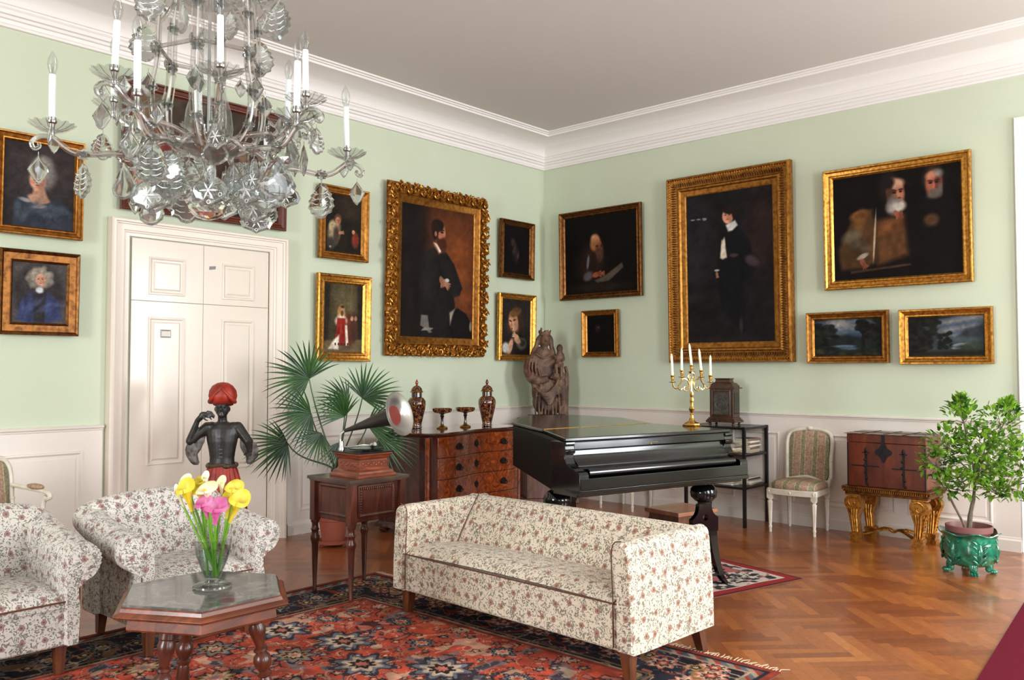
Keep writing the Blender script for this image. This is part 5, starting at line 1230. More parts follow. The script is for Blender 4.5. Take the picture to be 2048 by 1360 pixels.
# ================================================================== turbaned statue
def moor():
    skin = plain('ebonised_wood', (24, 21, 20), .38, c2=(46, 42, 38), nscale=18, bumps=.12)
    red = plain('red_painted_wood', (178, 48, 26), .5, c2=(122, 28, 16), nscale=14, bumps=.1); drk = red
    grey = plain('marbled_grey_lining', (120, 110, 104), .55, c2=(40, 36, 34), nscale=34)
    s = thing('turbaned_statue', 'dark wooden statue with red turban and red skirt before the cream door', 'statue', (-4.47, -.72, 0), math.radians(-38))
    MB().lathe([(.20, 0), (.20, .04), (.17, .05), (.16, .09), (.18, .10), (.18, .115)], 28).build('plinth', M_EBON, s)
    b = MB()
    b.loft([[(x*math.cos(t), y*math.sin(t)-.004, z) for t in [2*PI*k/20 for k in range(20)]] for x, y, z in ((.098, .07, .70), (.088, .064, .745), (.086, .062, .79), (.094, .066, .85), (.106, .07, .91), (.114, .068, .96), (.112, .06, 1.0), (.08, .048, 1.03), (.04, .036, 1.05))])
    for c, r in (((0, -.01, .94), (.085, .065, .05)), ((-.075, 0, 1.015), (.05, .045, .036)), ((.075, 0, 1.012), (.05, .045, .036)), ((0, 0, .72), (.095, .068, .07))): b.ell(c, r, 16, 10)
    b.cap((0, .0, 1.02), (-.0, -.012, 1.09), .036, .032)
    b.ell((0, -.022, 1.145), (.049, .056, .066), 16, 12); b.ell((0, -.07, 1.10), (.026, .018, .018), 8, 6)      # head, chin
    b.ell((0, -.083, 1.143), (.010, .014, .017), 8, 6); b.ell((0, -.083, 1.134), (.015, .009, .007), 8, 6)      # nose
    b.ell((0, -.078, 1.116), (.018, .010, .006), 8, 5); b.ell((0, -.077, 1.107), (.015, .010, .005), 8, 5)      # lips
    for sg in (-1, 1):
        b.ell((sg*.021, -.074, 1.160), (.011, .008, .006), 8, 5); b.ell((sg*.022, -.074, 1.176), (.016, .008, .004), 8, 5); b.ell((sg*.05, -.015, 1.14), (.007, .012, .018), 8, 6)
    # right arm (picture left) raised to the brow
    b.cap((-.105, 0, 1.01), (-.215, -.02, .915), .040, .033); b.cap((-.218, -.02, .915), (-.165, -.05, 1.06), .031, .018); b.cap((-.165, -.05, 1.06), (-.135, -.06, 1.09), .019, .022)
    b.ell((-.118, -.066, 1.105), (.034, .014, .022), 10, 6)
    for i, (dx, dz, l) in enumerate(((.0, .020, .05), (.006, .006, .055), (.004, -.008, .05), (-.002, -.02, .04))):
        p0 = Vector((-.098+dx, -.068, 1.108+dz)); p1 = p0+Vector((l*.6, -.004, -.004)); p2 = p1+Vector((l*.35, .004, -.020))
        b.tube([p0, p1, p2], [.0072, .0066, .005], 7)
    b.tube([(-.125, -.07, 1.09), (-.105, -.078, 1.068), (-.085, -.078, 1.062)], [.008, .007, .005], 7)
    # left arm lowered
    b.cap((.105, 0, 1.01), (.185, -.02, .90), .040, .034); b.cap((.185, -.02, .90), (.20, -.09, .845), .032, .02); b.ell((.202, -.115, .832), (.018, .028, .013), 8, 6)
    for i in range(4): b.tube([(.188+.01*i, -.13, .832), (.186+.011*i, -.155, .826), (.185+.011*i, -.168, .812)], [.0068, .006, .005], 6)
    b.tube([(.184, -.11, .83), (.170, -.13, .825), (.168, -.145, .82)], [.007, .006, .005], 6)
    # legs
    for sg in (-1, 1): b.cap((sg*.05, 0, .62), (sg*.055, -.01, .40), .07, .05); b.cap((sg*.055, -.01, .40), (sg*.06, .01, .16), .05, .03); b.cap((sg*.06, .01, .14), (sg*.065, -.08, .135), .026, .02)
    remesh(b.build('body', skin, s), .0055, 2)
    b = MB()
    for i in range(7): b.box((-.012, -.074+.001*i, .80+.026*i), (.012, -.068+.0*i, .806+.026*i))
    b.build('jacket_lacing', grey, s, smooth=0)
    # turban
    b = MB(); n = 40; prof = [(.050, 1.176), (.070, 1.182), (.090, 1.205), (.098, 1.235), (.091, 1.275), (.070, 1.308), (.038, 1.328), (.006, 1.334)]
    rings = [[(r*(1+.035*math.cos(9*2*PI*k/n+z*30))*math.cos(2*PI*k/n), -.004+r*(1+.035*math.cos(9*2*PI*k/n+z*30))*math.sin(2*PI*k/n)*1.0, z-(.016 if math.sin(2*PI*k/n) > .3 and z < 1.2 else 0)) for k in range(n)] for r, z in prof]
    b.loft(rings)
    for sg in (-1, 1): b.tube(crom([(0, -.075, 1.30), (sg*.025, -.092, 1.27), (sg*.062, -.080, 1.225), (sg*.085, -.035, 1.195), (sg*.078, .04, 1.19)], 4), [.012]*8+[.015]*9, 8)
    b.build('turban', red, s, smooth=60)
    # skirt with pleats
    b = MB(); n = 72; rings = []
    for r, z in ((.096, .735), (.106, .70), (.122, .64), (.140, .57), (.158, .49), (.172, .42), (.165, .415), (.09, .60)):
        rings.append([(r*(1+(.05 if z < .73 else .0)*math.cos(18*2*PI*k/n))*math.cos(2*PI*k/n), .8*r*(1+(.05 if z < .73 else 0)*math.cos(18*2*PI*k/n))*math.sin(2*PI*k/n), z) for k in range(n)])
    b.loft(rings, cap=False); b.build('pleated_skirt', drk, s, smooth=60)
    b = MB(); b.tube([(.100*math.cos(a), .074*math.sin(a), .738+.006*math.sin(3*a)) for a in [2*PI*i/30 for i in range(31)]], .014, 8); b.ell((.04, -.072, .735), (.03, .016, .018), 8, 6); b.build('belt', plain('brown_belt', (88, 66, 44), .5, c2=(50, 36, 24), nscale=30), s)
    # hanging sleeves
    for P, R in (([(-.20, -.01, .90), (-.205, -.015, .85), (-.20, -.02, .80), (-.185, -.02, .765), (-.175, -.02, .745)], [.036, .042, .034, .03, .014]), ([(-.15, -.0, .96), (-.155, -.005, .91), (-.17, -.01, .86), (-.18, -.01, .82)], [.03, .034, .026, .012]),
                 ([(.19, -.02, .90), (.205, -.02, .85), (.21, -.025, .80), (.195, -.03, .765), (.19, -.03, .745)], [.038, .048, .040, .026, .01]), ([(.15, -.0, .92), (.16, -.01, .86), (.175, -.015, .80)], [.028, .03, .012])):
        b = MB(); Q = crom(P, 4); RR = [R[min(i//4, len(R)-1)]+(R[min(i//4+1, len(R)-1)]-R[min(i//4, len(R)-1)])*(i % 4)/4 for i in range(len(Q))]
        n = 18; rings = []
        for i, p in enumerate(Q):
            rings.append([(p.x+RR[i]*(1+.16*math.cos(5*2*PI*k/n+i*.5))*math.cos(2*PI*k/n), p.y+.7*RR[i]*(1+.16*math.cos(5*2*PI*k/n+i*.5))*math.sin(2*PI*k/n), p.z) for k in range(n)])
        b.loft(rings); b.build('hanging_sleeve', grey, s, smooth=60)
moor()

# ================================================================== gramophone and its stand
def gram():
    s = thing('gramophone_stand', 'brown walnut box table on four turned legs under the gramophone', 'table', (-4.225, -1.975, .0125), 0)
    W = M_MAHOG; z0, z1 = .47, .715
    b = MB(); b.box((-.195, -.185, z0), (.195, .185, z1)); bd = b.build('cabinet', W, s, smooth=0, bevel=.003)
    b = MB(); b.box((-.235, -.225, .716), (.235, .225, .736)); b.box((-.225, -.215, .706), (.225, .215, .7165)); b.build('top', plain('dark_worn_top', (50, 34, 28), .3, c2=(84, 62, 52), nscale=9, coat=.3), s, smooth=0, bevel=.002)
    pan = MB()
    for T_ in (TR(0, -.185, .595), TR(-.195, 0, .595, 0, 0, -PI/2)):
        pan.mould(.30, .20, [(0, 0), (.002, .006), (.012, .008), (.02, .004), (.024, 0)], T=T_)
    pan.build('panel_moulding', W, bd, smooth=0)
    b = MB()
    for i in range(17): b.ell((-.125+.0156*i, -.192, .672), (.0055, .004, .009), 6, 4)
    for i in range(10):
        for sg in (-1, 1): b.ell((sg*.128, -.192, .52+.0156*i), (.008, .004, .005), 6, 4)
    b.build('carved_beading', M_WALN, bd)
    for sx in (-1, 1):
        for sy in (-1, 1):
            b = MB(); x, y = sx*.197, sy*.187; b.box((x-.024, y-.024, .455), (x+.024, y+.024, .706))
            b.lathe([(.012, 0), (.015, .01), (.012, .02), (.022, .30), (.024, .315), (.030, .33), (.031, .35), (.022, .365), (.022, .385), (.029, .395), (.022, .405), (.020, .43), (.028, .445), (.028, .456)], 14, T=Matrix.Translation((x, y, 0)), flute=.04, fn=8)
            b.build('leg', W, s)
    g = thing('gramophone', 'antique gramophone with large grey metal horn and carved wooden case', 'gramophone', (-4.22, -2.015, .7492), 0)
    case = wood('carved_mahogany_case', (84, 32, 18), (150, 76, 44), 8, (4, 4, 1), .35, .25)
    b = MB(); b.loft([[(-x, -x, z), (x, -x, z), (x, x, z), (-x, x, z)] for x, z in ((.150, 0), (.150, .014), (.138, .024), (.134, .036), (.118, .046), (.112, .056), (.112, .10), (.108, .108), (.118, .118), (.122, .128), (.128, .134), (.134, .140), (.134, .148))])
    b.build('case', case, g, smooth=0, bevel=.0015)
    b = MB(); b.box((-.14, -.14, .148), (.14, .14, .157)); b.build('deck', M_EBON, g, smooth=0, bevel=.002)
    b = MB(); q = random.Random(8)
    for T_ in (TR(0, -.1125, .078), TR(-.1125, 0, .078, 0, 0, -PI/2)):
        for i in range(9): b.ell((-.085+.021*i, -.001, .006*(-1)**i), (.012, .003, .007), 7, 4, T=T_)
    b.build('carved_band', case, g)
    MB().lathe([(.004, .157), (.02, .157), (.02, .166), (.112, .168), (.114, .174), (.004, .176)], 36, T=Matrix.Translation((.018, -.005, 0))).build('turntable', plain('black_shellac', (22, 22, 24), .18), g)
    b = MB(); b.tube(crom([(-.115, .07, .157), (-.12, .08, .22), (-.115, .075, .27), (-.09, .065, .285)], 5), .010, 8); b.tube([(-.10, .04, .18), (-.02, -.03, .195), (.02, -.05, .19)], .006, 7); b.tube([(-.118, .07, .19), (-.10, .04, .18)], .009, 7)
    b.lathe([(.017, 0), (.017, .03), (.012, .035)], 14, T=TR(.02, -.065, .19, 1.2, 0, 0)); b.lathe([(.02, .157), (.022, .17), (.015, .185), (.014, .22)], 12, T=Matrix.Translation((-.118, .07, 0)))
    b.build('tone_arm', M_SILV, g); MB().tube([(.11, -.02, .08), (.19, -.02, .08), (.19, -.02, .04)], .005, 6).build('crank_handle', M_SILV, g)
    E = Vector((-.095, .065, .285)); D = Vector((.110, -.395, .115)); L = D.length; D.normalize()
    Q = D.to_track_quat('Z', 'Y').to_matrix().to_4x4(); T_ = Matrix.Translation(E) @ Q
    grey = plain('dark_grey_horn_metal', (74, 70, 66), .42, metal=.7, c2=(58, 54, 52), nscale=5)
    b = MB(); b.lathe([(.011, 0), (.016, .06), (.028, .16), (.042, .26), (.052, L-.06), (.056, L-.045), (.055, L-.04)], 32, T=T_); b.build('horn', grey, g)
    ins = plain('silvery_bell_metal', (178, 174, 170), .30, metal=.85)
    b = MB(); b.lathe([(.050, L-.055), (.060, L-.03), (.085, L-.008), (.118, L+.006), (.138, L+.010), (.140, L+.007), (.118, L+.002), (.084, L-.013), (.058, L-.037), (.05, L-.055)], 44, T=T_); b.build('horn_bell', ins, g)
    b = MB(); b.lathe([(.062, L-.029), (.055, L-.038), (.049, L-.050), (.02, L-.10)], 32, T=T_); b.build('red_reflection', plain('painted_red_reflection', (112, 34, 22), .5), g)  # red reflection inside the bell, painted in as a coloured band
gram()
# ================================================================== plants
def leafmat(name, c1, c2, rough=.35, ns=9):
    m, nt, b = nmat(name); setp(b, Roughness=rough)
    f = obj_noise(nt, ns, (1, 1, 1), 2); nt.links.new(ramp(nt, f, [(.35, c1), (.65, c2)]), b.inputs['Base Color'])
    b.inputs['Subsurface Weight'].default_value = 0
    tr = nt.nodes.new('ShaderNodeBsdfTranslucent'); mx = node(nt, 'ShaderNodeMixShader'); mx.inputs[0].default_value = .25
    nt.links.new(ramp(nt, f, [(.35, tuple(min(255, q*1.3) for q in c1)), (.65, tuple(min(255, q*1.3) for q in c2))]), tr.inputs[0])
    out = nt.nodes['Material Output']; nt.links.new(b.outputs[0], mx.inputs[1]); nt.links.new(tr.outputs[0], mx.inputs[2]); nt.links.new(mx.outputs[0], out.inputs[0])
    return m
def palm():
    P0 = Vector((-3.42, -.62, 0)); s = thing('potted_fan_palm', 'tall fan palm in terracotta pot behind the gramophone', 'plant', tuple(P0))
    terr = plain('terracotta', (168, 92, 70), .8, c2=(150, 78, 60), nscale=6)
    MB().lathe([(.085, .03), (.09, .035), (.115, .20), (.122, .205), (.125, .24), (.115, .242), (.108, .21), (.01, .20)], 30).build('pot', terr, s)
    MB().lathe([(.10, .012), (.13, .02), (.135, .045), (.125, .045), (.10, .024)], 30).build('saucer', terr, s)
    for k in range(3): MB().box((-.02, -.11, 0), (.02, -.06, .014), T=Matrix.Rotation(2*PI*k/3+.3, 4, 'Z')).build('pot_foot', terr, s, smooth=0)
    MB().lathe([(.105, .212), (.06, .218), (.01, .22)], 20).build('soil', plain('soil', (44, 30, 22), .95), s)
    b = MB(); b.tube(crom([(0, 0, .2), (.01, -.02, .35), (-.01, -.03, .5), (-.01, -.04, .62)], 4), [.035]*5+[.03]*5+[.035]*3, 10); b.build('trunk', plain('fibrous_trunk', (74, 58, 40), .9, c2=(46, 34, 24), nscale=40, bumps=.5), s)
    gm = leafmat('dark_palm_green', (28, 56, 32), (56, 94, 44), .3, 5); stem = plain('palm_stalk_green', (58, 80, 44), .4)
    q = random.Random(12)
    R3 = Vector((.80, -.60, 0)); Z = Vector((0, 0, 1)); N = Vector((-.60, -.80, 0))
    # hub (x along the wall, z), central angle, half span, length, towards-viewer lean
    fans = [(-.26, .02, 1.35, 140, 105, .385, .15), (.16, .0, 1.19, 52, 82, .36, .1), (-.24, .12, 1.08, 192, 85, .34, .2), (-.42, .05, .84, 196, 80, .35, .1), (.02, .12, 1.05, 125, 70, .30, .25), (.30, .05, .87, -38, 70, .36, .3),
            (-.16, .2, .93, 235, 70, .27, .3), (.20, .1, .98, 8, 60, .34, .15), (.05, -.05, 1.16, 150, 60, .30, -.1), (-.02, .25, .86, 265, 60, .25, .3), (.12, .18, .80, -70, 55, .26, .3)]
    for fx, fd, fz, ca, sp, ln, lean in fans:
        hub = Vector((-.01, -.12, 0))+R3*fx+N*fd+Z*fz
        b = MB(); b.tube(bez((-.01, -.04, .58), (-.01+.1*fx, -.06, .7), hub-Z*.12+(Vector((-.01, -.04, .6))-hub)*.25, hub, 10), [.009-.004*i/10 for i in range(11)], 6); st = b.build('stalk', stem, s)
        b = MB(); n = int(sp*2/8.0)
        e1, e2 = R3, Z
        for i in range(n+1):
            a = math.radians(ca-sp+2*sp*i/n+q.uniform(-2, 2)); L = ln*(1-.22*abs(2*i/n-1)**2)*q.uniform(.92, 1.04)
            d = (e1*math.cos(a)+e2*math.sin(a)+N*lean).normalized(); sd = (e1*-math.sin(a)+e2*math.cos(a))
            up = N*.5; droop = .16*L*(1 if math.sin(a) > -.6 else .3); rings = []
            for k in range(8):
                t = k/7; wd = L*(.004+.082*t) if t < .30 else L*.0286*(1-((t-.30)/.70)**1.5)+.0006
                p = hub+d*(L*t)-Z*(droop*t**2.6)+N*(.015*(i % 2)*t); f = wd*.5
                rings.append([tuple(p-sd*wd+N*f*.9), tuple(p), tuple(p+sd*wd+N*f*.9)])
            b.loft(rings, cap=False, closed=False)
        b.build('fan_leaf', gm, st, smooth=60)
palm()

def shrub():
    X, Y = -1.0, -4.735
    j = thing('green_glazed_jardiniere', 'shiny green glazed jardiniere with leaf relief and paw feet, far right', 'jardiniere', (X, Y, 0), -.6)
    m, nt, bb = nmat('emerald_glaze'); setp(bb, Roughness=.08); bb.inputs['Coat Weight'].default_value = 1; bb.inputs['Coat Roughness'].default_value = .03
    f = obj_noise(nt, 16, (1, 1, 1), 4, .5); nt.links.new(ramp(nt, f, [(.3, (4, 60, 44)), (.55, (14, 118, 88)), (.75, (60, 160, 126))]), bb.inputs['Base Color']); bump(nt, bb, f, .5, .012)
    n = 48; b = MB(); rings = []
    for r, z, wv in ((.05, .05, 0), (.10, .052, 0), (.142, .075, 0), (.166, .12, 0), (.175, .17, 0), (.172, .215, 0), (.166, .25, .3), (.180, .272, 1), (.198, .284, 1), (.194, .290, 1), (.168, .268, .8), (.158, .22, 0), (.15, .10, 0), (.05, .09, 0)):
        rings.append([(r*(1+.03*math.cos(6*2*PI*k/n)*(1 if wv == 0 else 2))*math.cos(2*PI*k/n), r*(1+.03*math.cos(6*2*PI*k/n)*(1 if wv == 0 else 2))*math.sin(2*PI*k/n), z+wv*.012*math.cos(6*2*PI*k/n)) for k in range(n)])
    b.loft(rings); b.build('bowl', m, j, smooth=60)
    for k in range(6):
        b = MB(); M_ = Matrix.Rotation(2*PI*k/6+.2, 4, 'Z')
        b.tube([tuple(M_ @ Vector((.172-.05*(t-.55)**2*2, 0.0, .08+.16*t))) for t in [i/6 for i in range(7)]], [.012, .018, .02, .02, .018, .013, .008], 6)
        for i in range(5):
            for sg in (-1, 1): b.ell((0, 0, 0), (.008, .030, .010), 6, 4, T=M_ @ TR(.170, sg*.03, .10+.032*i, sg*.7, 0, 0))
        b.build('acanthus_relief', m, j, smooth=60)
    for k in range(4):
        M_ = Matrix.Rotation(PI/4+2*PI*k/4+.25, 4, 'Z'); b = MB(); b.tube([tuple(M_ @ Vector(p)) for p in crom([(.105, 0, .085), (.125, 0, .05), (.12, 0, .028), (.13, 0, .014)], 3)], [.035, .034, .032, .028, .026, .024, .024, .022, .018, .014], 10)
        for i in (-1, 0, 1): b.ell((0, 0, 0), (.026, .011, .014), 8, 5, T=M_ @ TR(.150, i*.018, .0145))
        b.build('paw_foot', m, j, smooth=60)
    s = thing('potted_shrub', 'bushy bright green shrub in plain pot set in the green jardiniere', 'plant', (X, Y, .094))
    b = MB(); b.lathe([(.10, .0), (.135, .19), (.150, .195), (.153, .235), (.145, .238), (.138, .20), (.13, .16), (.01, .155)], 34); b.build('pot', plain('mauve_plastic_pot', (132, 84, 80), .5), s)
    MB().lathe([(.131, .162), (.07, .17), (.01, .172)], 24).build('soil', plain('potting_soil', (40, 28, 22), .95), s)
    bark = plain('grey_bark', (112, 100, 84), .8, c2=(84, 72, 58), nscale=30, bumps=.3)
    b = MB(); q = random.Random(21); tips = []
    R3 = Vector((RGT.x, RGT.y, 0)); N = Vector((-FWD.x, -FWD.y, 0)).normalized(); Z = Vector((0, 0, 1)); W3 = lambda x, d, z: R3*x+N*d+Z*z
    b.tube(crom([W3(0, 0, .165), W3(.01, 0, .30), W3(.035, 0, .42), W3(.05, 0, .55)], 4), [.017]*5+[.014]*4+[.010]*4, 8)
    b.tube(crom([W3(-.01, 0, .165), W3(-.06, .02, .27), W3(-.12, .03, .38), W3(-.16, .03, .46)], 4), [.008]*13, 6)
    lobes = [(-.04, .03, .98, .12, .18), (.24, .0, .95, .15, .15), (.10, .05, .82, .24, .15), (-.16, .03, .80, .16, .13), (-.24, .02, .68, .11, .11), (.27, .04, .74, .2, .15), (.02, .12, .66, .2, .12), (-.08, .1, .54, .12, .1), (.25, .06, .53, .2, .12), (.12, -.1, .72, .22, .16), (-.17, .03, .52, .09, .09), (.36, 0, .62, .14, .16), (.14, .1, .5, .09, .07), (-.05, .02, 1.09, .045, .06), (.30, .0, 1.06, .06, .06)]
    anchors = [W3(.035, 0, .42), W3(.05, 0, .55), W3(.01, 0, .32)]
    for lx, ld, lz, lr, lh in lobes:
        c = W3(lx, ld, lz); a = min(anchors[:2], key=lambda t: (t-c).length)
        b.tube(bez(a, a+Z*.08+(c-a)*.1, c-Z*.1, c, 7), [.007, .0065, .006, .0055, .005, .004, .0035, .003], 5)
        for i in range(5):
            t = c+W3(q.uniform(-lr, lr)*.8, q.uniform(-lr, lr)*.7, q.uniform(-lh, lh)*.8); b.tube([c-Z*.03, (c+t)/2+Z*.01, t], [.003, .0024, .0016], 4)
    b.build('branches', bark, s)
    lm = leafmat('fresh_leaf_green', (40, 86, 20), (132, 176, 52), .22, 11); b = MB()
    def leaf(p, d, L):
        d = d.normalized(); sd = d.cross(Vector((q.uniform(-.4, .4), q.uniform(-.4, .4), 1))).normalized(); up = sd.cross(d); rings = []
        for t, w_ in ((0, .05), (.25, .40), (.5, .52), (.75, .40), (1, .03)):
            c = p+d*L*t-up*L*.18*t*t; rings.append([tuple(c-sd*L*w_*.5+up*L*w_*.18), tuple(c), tuple(c+sd*L*w_*.5+up*L*w_*.18)])
        b.loft(rings, cap=False, closed=False)
    for lx, ld, lz, lr, lh in lobes:
        c = W3(lx, ld, lz); n = int(70+3900*lr*lh)
        for i in range(n):
            while True:
                u = Vector((q.uniform(-1, 1), q.uniform(-1, 1), q.uniform(-1, 1)))
                if .25 < u.length < 1: break
            p = c+R3*(u.x*lr)+N*(u.y*lr*.9)+Z*(u.z*lh); d = (p-c).normalized()*.8+Vector((q.uniform(-.6, .6), q.uniform(-.6, .6), q.uniform(-.1, .9)))
            leaf(p, d, q.uniform(.034, .060))
    b.build('foliage', lm, s, smooth=80)
shrub()

# ================================================================== calla lilies in the glass vase
def vase_flowers():
    VX, VY, VZ = -5.81, -3.02, .5
    s = thing('footed_glass_vase', 'clear glass footed vase holding calla lilies on the marble table', 'vase', (VX, VY, VZ))
    outer = [(.075, 0), (.080, .005), (.078, .012), (.060, .018), (.034, .024), (.030, .032), (.036, .05), (.052, .09), (.066, .13), (.074, .17), (.078, .205)]
    inner = [(.0755, .205), (.0715, .17), (.0635, .13), (.0495, .09), (.0335, .055), (.02, .040), (.002, .038)]
    b = MB(); b.lathe(outer[:5]+[(.033, .026), (.020, .034), (.002, .036)], 40); b.build('foot', crystal('pressed_glass'), s)
    b = MB(); b.lathe([(.033, .026), (.030, .034)]+outer[6:]+inner, 44); b.build('bowl', M_TGL, s)
    b = MB(); b.lathe([(.030, .045), (.0485, .09), (.0625, .13), (.070, .168), (.002, .168)], 36); b.build('water', thin_glass('water', (228, 236, 232), .12), s)
    R3 = Vector((RGT.x, RGT.y, 0)); N = Vector((-FWD.x, -FWD.y, 0)).normalized(); Z = Vector((0, 0, 1))
    PPM = 471.3; W3 = lambda px_, py_, d: R3*((px_-425)/PPM)+N*d+Z*((1175-py_)/PPM*1.012)
    yel = leafmat('calla_yellow', (236, 204, 40), (246, 226, 92), .45, 14); crm = leafmat('calla_cream', (246, 236, 170), (250, 246, 216), .45, 14); pnk = leafmat('calla_pink', (206, 84, 150), (232, 150, 192), .4, 14); wht = leafmat('calla_white', (226, 232, 196), (246, 246, 230), .45, 14); olv = leafmat('calla_olive_yellow', (196, 180, 40), (226, 206, 70), .45, 14)
    stm = leafmat('calla_stem_green', (112, 166, 48), (150, 198, 78), .35, 6); spx = plain('spadix_yellow', (240, 196, 60), .6)
    # (base px), (mouth px), length, mouth radius, material, flare direction, label, stem foot px, depth
    F = [((372, 1022), (357, 984), .020, wht, 'white narrow calla bud leaning far left in the glass vase', (458, 1168), .02, .4),
         ((388, 1024), (374, 972), .036, yel, 'large yellow calla lily at the left of the bouquet', (452, 1165), .03, 1),
         ((407, 1018), (398, 978), .030, yel, 'deep yellow calla lily between the large left one and the pink ones', (405, 1160), .0, 1),
         ((422, 1004), (418, 976), .040, crm, 'pale cream-yellow open calla lily in the bouquet centre', (430, 1160), .03, 1),
         ((405, 990), (405, 958), .022, wht, 'white calla bud at the very top of the bouquet', (440, 1160), -.03, .5),
         ((396, 992), (394, 966), .026, olv, 'olive yellow calla lily behind the cream one, top left', (415, 1160), -.02, .7),
         ((374, 998), (364, 964), .030, wht, 'pale greenish white calla lily at the upper left edge', (448, 1164), -.03, .8),
         ((424, 1034), (416, 1000), .034, pnk, 'pink calla lily with white throat, left of the two pink ones', (443, 1166), .06, 1),
         ((441, 1046), (446, 1006), .044, pnk, 'largest magenta pink calla lily in the middle of the bouquet', (436, 1166), .075, 1),
         ((440, 996), (441, 966), .026, crm, 'cream calla bud above the pink lilies', (425, 1160), -.01, .5),
         ((459, 1012), (466, 976), .034, yel, 'yellow calla lily at upper right behind the pink one', (450, 1160), -.02, 1),
         ((462, 1046), (486, 996), .036, yel, 'yellow calla lily leaning to the far right', (440, 1166), .03, 1),
         ((452, 1040), (458, 992), .028, yel, 'slim yellow calla lily just right of the magenta one', (455, 1164), .0, .8)]
    for bp, mp, mr, mat, lab, fp, dep, opn in F:
        mr *= 1.16
        B = W3(*bp, dep); M_ = W3(*mp, dep+.01); ax = (M_-B); L = ax.length; ax.normalize()
        o = thing('calla_lily', lab, 'flower', (VX, VY, VZ), 0, 'calla lilies in the glass vase')
        foot = W3(*fp, dep*.25); foot.z = .047; ff = Vector((foot.x, foot.y)); 
        if ff.length > .022: foot.x *= .022/ff.length; foot.y *= .022/ff.length
        mid = Vector(((B.x+foot.x)/2, (B.y+foot.y)/2, (B.z+foot.z)/2)); rim = B.lerp(foot, .55)
        if Vector((mid.x, mid.y)).length > .045: mid.x *= .045/Vector((mid.x, mid.y)).length; mid.y *= .045/Vector((mid.x, mid.y)).length
        b = MB(); b.tube(crom([foot, mid, B, B+ax*.012], 6), .0052, 8); b.build('stem', stm, o)
        side = ax.cross(N).normalized(); frn = side.cross(ax).normalized()
        b = MB(); n = 26; rings = []
        for t in [i/9 for i in range(10)]:
            r = mr*(.16+.16*t+.68*t**2.6*opn); ring = []
            for k in range(n+1):
                a = -PI*.5+2*PI*k/n+.0; ov = (k/n-.5)*2
                up = (.42*L*(math.cos(a-PI/2)*.5+.5)**2)*t**2
                rr = r*(1+.08*ov*t)*(1+(.30 if t > .8 else 0)*max(0, math.cos(a-PI/2))**3*opn)
                p = B+ax*(L*t+up-.25*L*t**4*opn*(1 if t == 1 else 0))+(side*math.cos(a)+frn*-math.sin(a)*-1*0+frn*math.sin(a)*-1)*rr
                ring.append(tuple(p))
            rings.append(ring)
        b.loft(rings, cap=False, closed=False); b.build('spathe', mat, o, smooth=80)
        b = MB(); b.tube([B+ax*L*.2, B+ax*L*.75], [.004, .003], 7); b.build('spadix', spx, o)
vase_flowers()
